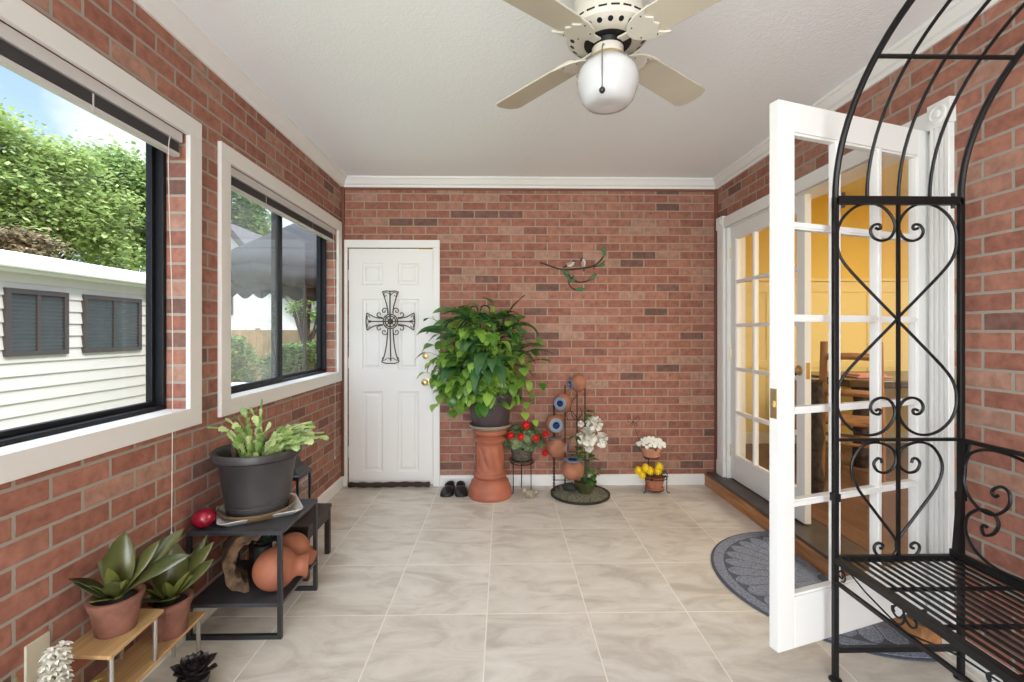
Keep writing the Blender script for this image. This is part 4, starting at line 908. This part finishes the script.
for i in range(210):
    a = random.uniform(0, 2*pi); e_ = math.asin(random.uniform(-.25, 1)); rr_ = random.uniform(.75, 1.05)
    p = V((.165*cos(a)*cos(e_)*rr_+.01, .11*sin(a)*cos(e_)*rr_-.01, .165+.14*sin(e_)*rr_)); nrm = V((cos(a)*cos(e_), sin(a)*cos(e_)-.4, sin(e_)+.3)).normalized(); s1 = nrm.orthogonal().normalized(); s2 = nrm.cross(s1); r_ = random.uniform(.014, .026)
    m.add([p-nrm*.005]+[p+(s1*cos(q)+s2*sin(q))*r_*(1+.12*sin(5*q)) for q in [2*pi*j/12 for j in range(12)]], [(0, 1+j, 1+(j+1) % 12) for j in range(12)])
m.build('leaves', leaf_mat('geranium_leaf', (.035, .08, .03), (.24, .30, .13), .6, .2, 10), gb)
RED = mat('red_petals', (.62, .008, .012), .5)
for u_, v_, r_ in ((526, 425, .040), (510.5, 435.5, .030), (521, 437, .036), (535.5, 438, .032), (545.5, 434, .022), (545, 453, .024)):
    q = at(u_, v_, Y=3.66); c = V((q.x-gx, q.y-gy, q.z-.239)); m = MB()
    for i in range(40): a = i*2.4; e_ = math.asin(1-2*(i+.5)/40); p = c+V((cos(a)*cos(e_), sin(a)*cos(e_)*.8, sin(e_)*.75))*r_*.75; m.leaf(p, a, e_, .016, .015, .4, 3, .4)
    m.ball(c, r_*.78, 10, sc=(1, .8, .75)); m.build('flower_head', RED, gb)

# stone bird on the floor
bd = thing('stone_bird', 'small speckled stone bird figurine on the floor under the geranium stand', 'figurine', (.205, 3.615, 0), 0)
STONE = mat('speckled_stone', (.30, .27, .19), .85, var=.35, vscale=40)
MB().ball((0, 0, .031), .030, 16, sc=(1.45, .95, 1.02)).ball((-.042, -.003, .058), .019, 12).tube([(.030, 0, .033), (.058, 0, .042), (.075, 0, .047)], [.016, .012, .008], 8).tube([(-.058, -.003, .057), (-.072, -.004, .054)], [.006, .001], 6).build('body', STONE, bd)
MB().lathe([(.001, 0), (.032, 0), (.028, .008), (.001, .008)], 16).build('base', STONE, bd)

# cascading jug tower
RUSTM = mat('rusty_iron', (.035, .026, .020), .6, .4)
tx, ty_ = .605, 3.672
tw = thing('jug_tower', 'cascade of five terracotta jugs on a rusty iron rack with round base tray', 'garden ornament', (tx, ty_, 0))
def tl(u_, v_, y_): q = at(u_, v_, Y=y_); return V((q.x-tx, y_-ty_, q.z))
MB().lathe([(.001, 0), (.225, 0), (.232, .004), (.232, .020), (.226, .020), (.224, .010), (.001, .009)], 56).build('base_tray', RUSTM, tw)
random.seed(8); m = MB()
for i in range(1500):
    a = random.uniform(0, 2*pi); r_ = .215*math.sqrt(random.random()); p = V((r_*cos(a), r_*sin(a), .009)); d = V((random.uniform(-1, 1), random.uniform(-1, 1), random.uniform(.2, 1))).normalized()*.022; m.tube([p, p+d*.5+V((0, 0, .004)), p+d], .0016, 3, caps=False)
m.lathe([(.001, .008), (.218, .009), (.20, .018), (.1, .024), (.001, .026)], 32)
mo = m.build('moss', mat('grey_green_moss', (.19, .18, .125), .95, var=.5, vscale=60), tw); mo['kind'] = 'stuff'
for u_, v0, v1 in ((554, 492, 405), (565, 489, 385), (577, 487, 392), (585, 487, 388)):
    y_ = 3.70+.02*(u_ > 560); p0, p1 = tl(u_, v0, y_), tl(u_, v1, y_); p0.z = .01; p1.x = p0.x
    if u_ == 554:
        m = MB()
        for ph in (0, pi): m.tube([(p0.x+.008*cos(q*2.2+ph), p0.y+.008*sin(q*2.2+ph), p0.z+(p1.z-p0.z)*q/40) for q in range(41)], .0045, 5)
        m.build('rack_post', RUSTM, tw)
    else: MB().tube([p0, p1], .0055, 7).build('rack_post', RUSTM, tw)
m = MB()
for v_ in (420, 452, 480): m.tube([tl(554, v_, 3.72), tl(585, v_, 3.73)], .0035, 5)
m.tube(smoothpath([tl(x, y, 3.74) for x, y in ((577, 395), (572, 402), (571, 412), (576, 420), (582, 414), (580, 408))], 5), .0035, 5)
m.tube(smoothpath([tl(x, y, 3.74) for x, y in ((568, 420), (566, 414), (571, 411), (577, 418), (576, 425))], 5), .0035, 5)
m.build('rack_scrolls', RUSTM, tw)['kind'] = 'stuff'
BLUE = mat('blue_glazed_rim', (.17, .23, .29), .3); DBLUE = mat('deep_blue_glaze', (.01, .03, .12), .2); TJ = mat('jug_clay', (.33, .135, .075), .75, var=.2, vscale=12)
def tjug(u_, v_, y_, r, d, sc=(1, 1, .88), mouth=.42, ml=.30, tj=TJ):
    """round jug with a glazed mouth pointing along d"""
    c = tl(u_, v_, y_); d = V(d).normalized(); M = V((0, 0, 1)).rotation_difference(d).to_matrix().to_4x4()
    n1 = 18; pr_ = [(max(sin(pi*i/n1), .001), -cos(pi*i/n1)) for i in range(n1-2)]
    b = MB().lathe([(r*a, r*b_*(.9)) for a, b_ in pr_]+[(r*mouth, r*(.84+ml*.4)), (r*mouth*1.08, r*(.84+ml))], 30, c, M, close=False); bo = b.build('jug', tj, tw)
    MB().lathe([(r*mouth*1.10, r*(.80+ml)), (r*mouth*1.28, r*(.86+ml)), (r*mouth*1.28, r*(.90+ml)), (r*mouth*1.10, r*(.93+ml)), (r*mouth*.66, r*(.90+ml))], 26, c, M, close=False).build('mouth_rim', BLUE, bo)
    MB().lathe([(r*mouth*.68, r*(.90+ml)), (r*mouth*.4, r*(.6+ml)), (.001, r*(.5+ml))], 20, c, M, close=False).build('mouth', DBLUE, bo)
tjug(578, 383, 3.74, .070, (-1, -.35, -.12), mouth=.52, ml=.12)
tjug(562.5, 402.5, 3.73, .074, (-.45, -1, .02), mouth=.52, ml=.05)
tjug(554.5, 423.5, 3.72, .076, (.08, -1, -.02), mouth=.56, ml=.05)
tjug(556, 447, 3.68, .084, (1, -.30, .0), mouth=.42, ml=.22)
tjug(572.5, 469.5, 3.60, .088, (0, -.05, 1), mouth=.62, ml=.0)
jp = tl(556, 438.5, 3.68); MB().lathe([(.052, .0), (.060, .006), (.050, .010), (.04, -.005)], 24, jp, close=False).build('top_rim', BLUE, tw)
# stone in the tray
rk = tag(MB().ball((0, 0, 0), .045, 14, sc=(1.2, .9, .75), jit=.3).build('dark_stone', mat('dark_green_stone', (.035, .04, .03), .8, bump=.5)), 'dark mossy stone in the round tray beside the white rose pot', 'stone'); q = at(569.5, 487, Y=3.69); rk.location = (q.x, 3.70, .055)
# white silk roses in a green pot, standing in the tray
q = at(584.6, 489, Y=3.68); wrp = thing('potted_white_roses', 'white roses with green leaves in a small olive green pot on the round tray', 'potted plant', (q.x, 3.655, .024)); o3 = V((q.x, 3.655, .024))
MB().lathe([(.001, 0), (.045, 0), (.05, .006), (.074, .055), (.086, .075), (.090, .092), (.084, .092), (.072, .07), (.001, .06)], 32).build('pot', mat('olive_glazed_pot', (.06, .07, .025), .4, var=.3, vscale=12), wrp)
def rl(u_, v_, y_=3.62): p = at(u_, v_, Y=y_); return V((p.x, y_, p.z))-o3
WR = mat('ivory_petals', (.76, .73, .64), .55)
random.seed(4)
def rose(c, r):
    m = MB()
    for i in range(34):
        a = i*2.4; e_ = math.asin(1-2*(i+.5)/34); d = V((cos(a)*cos(e_), sin(a)*cos(e_)*.8, sin(e_))); L = r*random.uniform(.55, .75)
        m.leaf(V(c)+d*r*.38, a+random.uniform(-.5, .5), e_+random.uniform(-.4, .6), L, L*1.15, random.uniform(.6, 1.3), 6, .5, .06, .55)
    m.ball(c, r*.35, 8); return m.build('rose', WR, wrp)
for u_, v_, r_ in ((587.5, 437, .080), (594.5, 423.5, .066), (601, 440, .058), (581, 424, .026), (589, 448, .036)): rose(rl(u_, v_, 3.60), r_)
m = MB(); st_ = MB()
for u_, v_ in ((575, 436), (578, 447), (584, 452), (590, 460), (596, 470), (586, 470), (592, 476), (588, 480), (580, 460), (588, 415), (588, 412), (576, 455), (594, 455)):
    p = rl(u_, v_, 3.64); st_.tube([(0, 0, .06), (p.x*.5, p.y*.6, .06+(p.z-.06)*.55), tuple(p)], .0025, 5)
    for k in range(3): a = random.uniform(-2.8, -.2); m.leaf(p, a, random.uniform(-.2, .7), random.uniform(.05, .09), .042, .7, 6, .25)
st_.tube([(0, 0, .06), tuple(rl(590, 445, 3.64))], .003, 5)
m.build('leaves', leaf_mat('rose_leaf', (.04, .12, .035), (.12, .27, .06), .4, .15), wrp); st_.build('stems', leaf_mat('rose_stem', (.05, .1, .03), (.1, .15, .05), .5, 0), wrp)
m = MB()
for u_, v_ in ((579, 452), (583, 455), (577, 437)):
    for k in range(6): m.leaf(rl(u_, v_, 3.58), k*1.05, .4, .025, .015, .6, 4, .3)
m.build('buds', mat('lime_buds', (.45, .42, .12), .5), wrp)['kind'] = 'stuff'

# two tier stand with white and yellow flowers
q = at(654.5, 487, Y=3.74); sx_, sy_ = q.x, 3.735
s2 = thing('tiered_plant_stand', 'small black wire stand with two tiers of flower pots at the back wall', 'plant stand', (sx_, sy_, 0))
m = MB(); m.tube([(.092*cos(a), .092*sin(a), .115) for a in [2*pi*i/28 for i in range(28)]], .0035, 6, closed=True); m.tube([(.07*cos(a), .07*sin(a), .022) for a in [2*pi*i/24 for i in range(24)]], .0035, 6, closed=True)
m.tube([(-.07, 0, .022), (.07, 0, .022)], .003, 5); m.tube([(0, -.07, .022), (0, .07, .022)], .003, 5)
m.tube([(-.02+.058*cos(a), .03+.058*sin(a), .268) for a in [2*pi*i/24 for i in range(24)]], .0035, 6, closed=True)
m.tube(smoothpath([(-.012, .092, .115), (-.02, .094, .17), (-.02, .09, .24), (-.02, .088, .268)], 5), .0035, 5); m.tube([(-.078, .03, .268), (.038, .03, .268)], .003, 5)
m.build('frame', WIRE, s2)
for a in (R(205), R(-25), R(90)): MB().tube(smoothpath([(.088*cos(a), .088*sin(a), .150), (.096*cos(a), .096*sin(a), .155), (.094*cos(a), .094*sin(a), .115), (.092*cos(a), .092*sin(a), .04), (.098*cos(a), .098*sin(a), .010), (.116*cos(a), .116*sin(a), .004)], 4), .0035, 6).build('leg', WIRE, s2)
yp = thing('potted_yellow_flowers', 'terracotta pot with yellow pompom flowers on the lower tier of the wire stand', 'potted plant', (sx_-.002, sy_, .026))
MB().lathe([(.001, 0), (.072, 0), (.076, .010), (.068, .012), (.060, .014), (.080, .095), (.082, .098), (.075, .098), (.066, .08), (.001, .078)], 32).build('pot', TERRA, yp)
YF = mat('yellow_petals', (.85, .62, .01), .6); random.seed(6); mleaf = MB()
for u_, v_ in ((638.5, 470.4), (642.3, 474.8), (645.8, 468), (650.2, 470.6), (658, 470.6), (659.5, 466.8)):
    p = at(u_, v_, Y=3.655); c = V((p.x-sx_, 3.655-sy_, p.z-.026)); m = MB().ball(c, .026, 10)
    for i in range(60): a = i*2.4; e_ = math.asin(1-2*(i+.5)/60); m.leaf(c+V((cos(a)*cos(e_), sin(a)*cos(e_), sin(e_)))*.024, a, e_, .013, .011, .3, 3, .4)
    m.build('flower', YF, yp)
for i in range(46): a = random.uniform(0, 2*pi); r_ = random.uniform(.03, .09); mleaf.leaf((r_*cos(a)-.01, r_*sin(a)*.9-.01, .09+random.uniform(0, .05)), a, random.uniform(0, .6), .045, .026, .7, 5, .3)
mleaf.build('leaves', leaf_mat('dark_leaf', (.02, .04, .02), (.06, .10, .04), .5, .1), yp)
wp = thing('potted_white_flowers', 'shallow terracotta bowl of small white flowers on the upper tier with wire butterfly', 'potted plant', (sx_-.02, sy_+.03, .272))
MB().lathe([(.001, 0), (.050, 0), (.056, .008), (.074, .014), (.070, .020), (.068, .022), (.086, .068), (.090, .070), (.090, .082), (.083, .082), (.07, .065), (.001, .06)], 36).build('pot', mat('pale_terracotta', (.50, .24, .15), .7, var=.1, vscale=15), wp)
m = MB(); ml_ = MB(); random.seed(12)
for i in range(46):
    a = i*2.4; r_ = .115*math.sqrt((i+.5)/46); c = V((r_*cos(a), r_*sin(a)*.75-.01, .085+.055*(1-(r_/.115)**2)+random.uniform(0, .018)))
    for k in range(5):
        fb = MB().leaf((0, 0, 0), k*1.257+i, .2, .019, .017, .3, 3, .2); Mf = Matrix.Rotation(R(48), 3, 'X'); m.add([c+Mf @ V(p_) for p_ in fb.v], fb.f)
    if i % 3 == 0: ml_.leaf(c-V((0, 0, .022)), a, -.1, .035, .022, .5, 4, .3)
m.build('blossoms', WPET, wp)['kind'] = 'stuff'; ml_.build('leaves', leaf_mat('small_leaf', (.03, .06, .025), (.09, .13, .06), .5, .1), wp)
def wl_(u_, v_): p = at(u_, v_, Y=3.70); return V((p.x-sx_+.02, 3.70-sy_-.03, p.z-.272))
m = MB().tube([(-.04, -.01, .07), tuple(wl_(638, 437)), tuple(wl_(633.5, 424))], .0018, 5)
for lp in ([(633, 421), (629, 418), (628, 421), (632, 423), (633, 421)], [(633, 421), (637, 417), (640, 419), (635, 423), (633, 421)], [(633, 422), (630, 425), (632, 426), (633, 422)], [(633, 422), (637, 424), (636, 426), (633, 422)]): m.tube(smoothpath([wl_(*p) for p in lp], 4), .0018, 5)
m.build('wire_butterfly', WIRE, wp)
# ================================================================ OUTSIDE THE WINDOWS
LAWN = mat('lawn', (.10, .15, .04), .95, col2=(.20, .25, .08), vscale=3)
o = MB().box(-60, -30, -.5, A-.16, 60, -.42).build('ground', LAWN, smooth=False); o['kind'] = 'structure'
SID = mat('white_vinyl_siding', (.56, .52, .485), .6); ROOFW = mat('pale_roof_edge', (.66, .63, .58), .6); DWIN = mat('dark_window_frame', (.05, .042, .04), .5)
DGL = mat('dark_window_glass', (.03, .04, .04), .12, var=.2, vscale=3)
nh = thing('neighbour_house', 'long low white sided neighbour house seen through the near window', 'house', (-6, 4, -.42))
NX = 0; y1 = 8.0-4; y0 = -14.0
m = MB(); z = 0; top = 2.32; 
while z < top:      # lapped boards
    m.add([(NX-.0, y0, z), (NX+.022, y0, z), (NX+.022, y1, z), (NX, y1, z), (NX-.0, y0, z+.165), (NX, y1, z+.165)], [(0, 3, 2, 1), (1, 2, 5, 4), (0, 1, 4), (3, 5, 2)]); z += .165
m.box(-6, y0, 0, 0, y1, top+.1)
m.build('siding', SID, nh, smooth=False)
MB().box(-.02, y1-.06, 0, .05, y1+.02, top+.05).build('corner_board', SID, nh, smooth=False)
m = MB().prism([(.16, top+.10), (.16, top+.28), (-.2, top+.40), (-6.2, top+.75), (-6.2, top+.10)], 'y', y0, y1+.15)
m.v = [(a, b, c) for (a, b, c) in m.v]; m.build('roof', ROOFW, nh, smooth=False)
m = MB().box(.165, y0, top+.14, .24, y1+.16, top+.24).build('gutter', ROOFW, nh, smooth=False, bevel=.02)
def nwin(ya, yb, za, zb, pn):
    w = .06; f = MB().box(.0, ya, za, .05, yb, za+w).box(0, ya, zb-w, .05, yb, zb).box(0, ya, za+w, .05, ya+w, zb-w).box(0, yb-w, za+w, .05, yb, zb-w).box(0, (ya+yb)/2-.025, za+w, .045, (ya+yb)/2+.025, zb-w)
    fo_ = f.build('window', DWIN, nh, smooth=False); MB().box(.0, ya+w, za+w, .030, yb-w, zb-w).build('pane', DGL, fo_, smooth=False)
    b_ = MB()
    for i in range(int((zb-za-.14)/.05)): z_ = za+.08+.05*i; b_.box(.030, ya+w, z_, .0325, yb-w, z_+.012)
    b_.build('blind_slats', mat('grey_slats', (.055, .06, .06), .5), fo_, smooth=False)
wz0 = at(100, 352, X=-6).z+.42; wz1 = at(100, 296, X=-6).z+.42
yq = lambda u: at(u, 320, X=-6).y-4
nwin(yq(81), yq(139), wz0, wz1, 0); nwin(yq(2), yq(65.5), wz0, wz1, 0); nwin(yq(2)-1.9, yq(2)-.7, wz0, wz1, 0)

def tree(label, loc, h, r, n, c1, c2, seed, leaf=.11, trunk_r=.16, kind='tree', zs=.30, cover=1):
    random.seed(seed); t = thing('leafy_tree', label, kind, loc)
    BK = mat('tree_bark', (.06, .045, .035), .9); m = MB()
    m.tube([(0, 0, 0), (.05, .1, h*.3), (0, 0, h*.6), (.1, -.1, h*.9)], [trunk_r, trunk_r*.8, trunk_r*.5, trunk_r*.15], 10)
    cl = []
    for i in range(46):
        a = random.uniform(0, 2*pi); e_ = random.uniform(-.5, 1.35); q = random.uniform(.45, 1); c = V((r*q*cos(a)*cos(e_), r*q*sin(a)*cos(e_), h*(zs+.35)+h*.36*q*sin(e_))); cl.append(c)
        if i < 22: m.tube(smoothpath([(0, 0, h*random.uniform(.25, .5)), (c.x*.5, c.y*.5, c.z*.72), tuple(c)], 4), [.05, .045, .04, .035, .03, .025, .02, .015, .01], 5)
    m.build('trunk', BK, t)
    f = MB(); vs, fs = f.v, f.f
    for i in range(n):
        c = random.choice(cl); p = c+V((random.gauss(0, 1), random.gauss(0, 1), random.gauss(0, .75)))*r*.17; a = random.uniform(0, 6.28); e_ = random.uniform(-.9, .4); L = leaf*random.uniform(.6, 1.2)
        d = V((cos(a)*cos(e_), sin(a)*cos(e_), sin(e_)))*L; s_ = V((-sin(a), cos(a), random.uniform(-.5, .5)))*L*.34; k = len(vs); vs += [tuple(p), tuple(p+d*.45-s_), tuple(p+d), tuple(p+d*.45+s_)]; fs.append((k, k+1, k+2, k+3))
    f.build('foliage', leaf_mat('tree_leaf', c1, c2, .6, .4, 1.5), t, smooth=False)
    return t
tree('light green maple tree rising behind the white house at the left edge', (-16.2, 16.2, -.42), 8.7, 2.5, 27000, (.19, .28, .07), (.48, .58, .22), 31, .21)
tree('darker green tree behind the end of the white house near the window frame', (-17.8, 22.6, -.42), 9.8, 2.9, 26000, (.15, .25, .07), (.42, .54, .20), 33, .26)
tree('reddish brown shrub tree just above the white roof at the left edge', (-12.9, 12.6, -.42), 4.3, 1.15, 9000, (.14, .10, .06), (.34, .27, .14), 35, .14, .08, zs=.35)
tree('distant tall tree seen through the hazy left pane of the far window', (-20.5, 35.0, -.42), 15, 3.3, 15000, (.12, .22, .07), (.36, .48, .20), 37, .40)

# through the far window: white gabled house, wooden fence, hedge, market umbrella, grill cover
WSTU = mat('white_render_wall', (.75, .74, .72), .7); DROOF = mat('dark_roof', (.10, .095, .10), .7)
gh = thing('gabled_house', 'white gabled house with dark roof beyond the wooden fence', 'house', (-9.0, 17.0, -.42))
gy0 = 0
m = MB().prism([(-2.3, 0), (1.6, 0), (1.6, 2.6), (-.9, 5.4), (-2.3, 5.4)], 'y', gy0, 6); m.build('wall', WSTU, gh, smooth=False)
MB().prism([(1.62, 2.42), (2.1, 2.0), (2.1, 2.15), (-.85, 5.62), (-2.5, 5.62), (-2.5, 5.42), (-.95, 5.42)], 'y', -.25, 6.2).build('roof', DROOF, gh, smooth=False)
MB().box(-1.6, -.06, 2.3, -.7, .02, 3.6).build('window', DWIN, gh, smooth=False); MB().box(-1.55, -.06, .3, -.75, .02, 1.6).build('window', DWIN, gh, smooth=False)
fe = thing('wooden_fence', 'tan wooden board fence behind the green hedge', 'fence', (-6.5, 13.6, -.42))
m = MB()
for i in range(44): m.box(-5+i*.20, 0, .05, -5+i*.20+.19, .025, 1.75)
m.box(-5, .025, .4, 3.8, .06, .5).box(-5, .025, 1.4, 3.8, .06, 1.5); m.build('boards', mat('tan_fence', (.42, .27, .13), .8, var=.15, vscale=3), fe, smooth=False)
for i in range(5): MB().box(-5+i*2.2-.05, .03, 0, -5+i*2.2+.05, .13, 1.8).build('post', mat('tan_post', (.35, .22, .11), .8), fe, smooth=False)
def shrub(label, loc, rx, ry, h, n, c1, c2, seed, leaf=.09):
    random.seed(seed); t = thing('garden_shrub', label, 'shrub', loc); f = MB(); vs, fs = f.v, f.f
    MB().tube([(0, 0, 0), (.02, .02, h*.5), (0, 0, h*.8)], [.04, .03, .015], 7).build('stem', mat('shrub_stem', (.08, .06, .04), .9), t)
    for i in range(n):
        a = random.uniform(0, 6.28); q = random.random()**.4; z = random.random(); w = math.sqrt(max(1-(z*2-1)**2*.7, .05)); p = V((rx*q*w*cos(a), ry*q*w*sin(a), .06+h*z)); L = leaf*random.uniform(.6, 1.2); a2 = random.uniform(0, 6.28); e_ = random.uniform(-.6, .7)
        p *= 1+.12*mnoise.noise(p*3); d = V((cos(a2)*cos(e_), sin(a2)*cos(e_), sin(e_)))*L; s_ = V((-sin(a2), cos(a2), random.uniform(-.4, .4)))*L*.35; k = len(vs); vs += [tuple(p), tuple(p+d*.45-s_), tuple(p+d), tuple(p+d*.45+s_)]; fs.append((k, k+1, k+2, k+3))
    f.build('foliage', leaf_mat('shrub_leaf', c1, c2, .6, .3, 3), t, smooth=False)
shrub('broad green hedge shrub before the wooden fence right of the window mullion', (-4.95, 11.5, -.42), .95, .6, 1.35, 9000, (.05, .12, .03), (.22, .34, .09), 41)
shrub('light green bushy shrub left of the window mullion before the fence', (-7.1, 11.9, -.42), .95, .6, 1.45, 9000, (.10, .18, .04), (.32, .44, .14), 43)
shrub('low dark ground shrub at the far left of the fence', (-9.3, 12.4, -.42), .95, .6, 1.2, 6000, (.05, .11, .03), (.18, .28, .08), 45)
tree('small slender green tree between hedge and wooden fence in the far window', (-5.35, 12.85, -.42), 3.1, .50, 1700, (.14, .26, .05), (.44, .58, .18), 47, .11, .04, zs=.42)
um = thing('market_umbrella', 'large charcoal market umbrella with scalloped valance outside the far window', 'umbrella', (-3.6, 8.55, -.42))
CAN = mat('charcoal_canvas', (.0045, .005, .0065), .7, var=.15, vscale=2)
n_ = 64; UR = 1.75; vs = [(0, 0, 3.75)]; fs = []
for k, f_ in enumerate((.25, .5, .75, 1)):
    for j in range(n_):
        a = 2*pi*j/n_; sag = 1-.035*abs(sin(4*a))*f_; vs.append((UR*f_*cos(a)*sag, UR*f_*sin(a)*sag, 3.75-1.05*f_-.05*abs(sin(4*a))*f_))
for j in range(n_): fs.append((0, 1+j, 1+(j+1) % n_))
for k in range(3):
    for j in range(n_): fs.append((1+k*n_+j, 1+k*n_+(j+1) % n_, 1+(k+1)*n_+(j+1) % n_, 1+(k+1)*n_+j))
m = MB().add(vs, fs); cn = m.build('canopy', CAN, um, ang=3); sm = cn.modifiers.new('thick', 'SOLIDIFY'); sm.thickness = .006
n2 = 192; vs = []; fs = []
for j in range(n2):
    a = 2*pi*j/n2; sag = 1-.035*abs(sin(4*a)); zt = 2.70-.05*abs(sin(4*a)); vs += [(UR*sag*cos(a), UR*sag*sin(a), zt), (UR*sag*1.01*cos(a), UR*sag*1.01*sin(a), zt-.20-.10*abs(sin(16*a)))]
for j in range(n2): k = (j+1) % n2; fs.append((2*j, 2*k, 2*k+1, 2*j+1))
va = MB().add(vs, fs).build('valance', CAN, um, ang=3); va.modifiers.new('thick', 'SOLIDIFY').thickness = .006
MB().tube([(0, 0, .1), (0, 0, 3.75)], .028, 12).build('pole', mat('umbrella_pole', (.06, .05, .045), .4), um)
MB().lathe([(.001, 0), (.26, 0), (.26, .04), (.05, .09), (.04, .25), (.001, .25)], 24).build('base', BLACKM, um)
for j in range(8):
    a = pi*j/4; MB().tube([(0, 0, 3.70), (UR*.98*cos(a), UR*.98*sin(a), 2.66)], .010, 6).build('rib', mat('umbrella_rib', (.05, .05, .05), .4), um)
gc = thing('air_conditioner', 'white air conditioner box outside the lower left corner of the far window', 'air conditioner', (-2.30, 4.05, -.42))
MB().box(-.28, -.30, .12, .24, .30, 1.20).build('casing', mat('ac_white', (.72, .73, .73), .4), gc, smooth=False, bevel=.03)
MB().box(-.30, -.32, 1.20, .26, .32, 1.235).build('top_cover', mat('ac_top', (.78, .79, .79), .4), gc, smooth=False, bevel=.01)
MB().box(-.26, -.28, 0, .22, .28, .12).build('plinth', BLK2, gc, smooth=False)
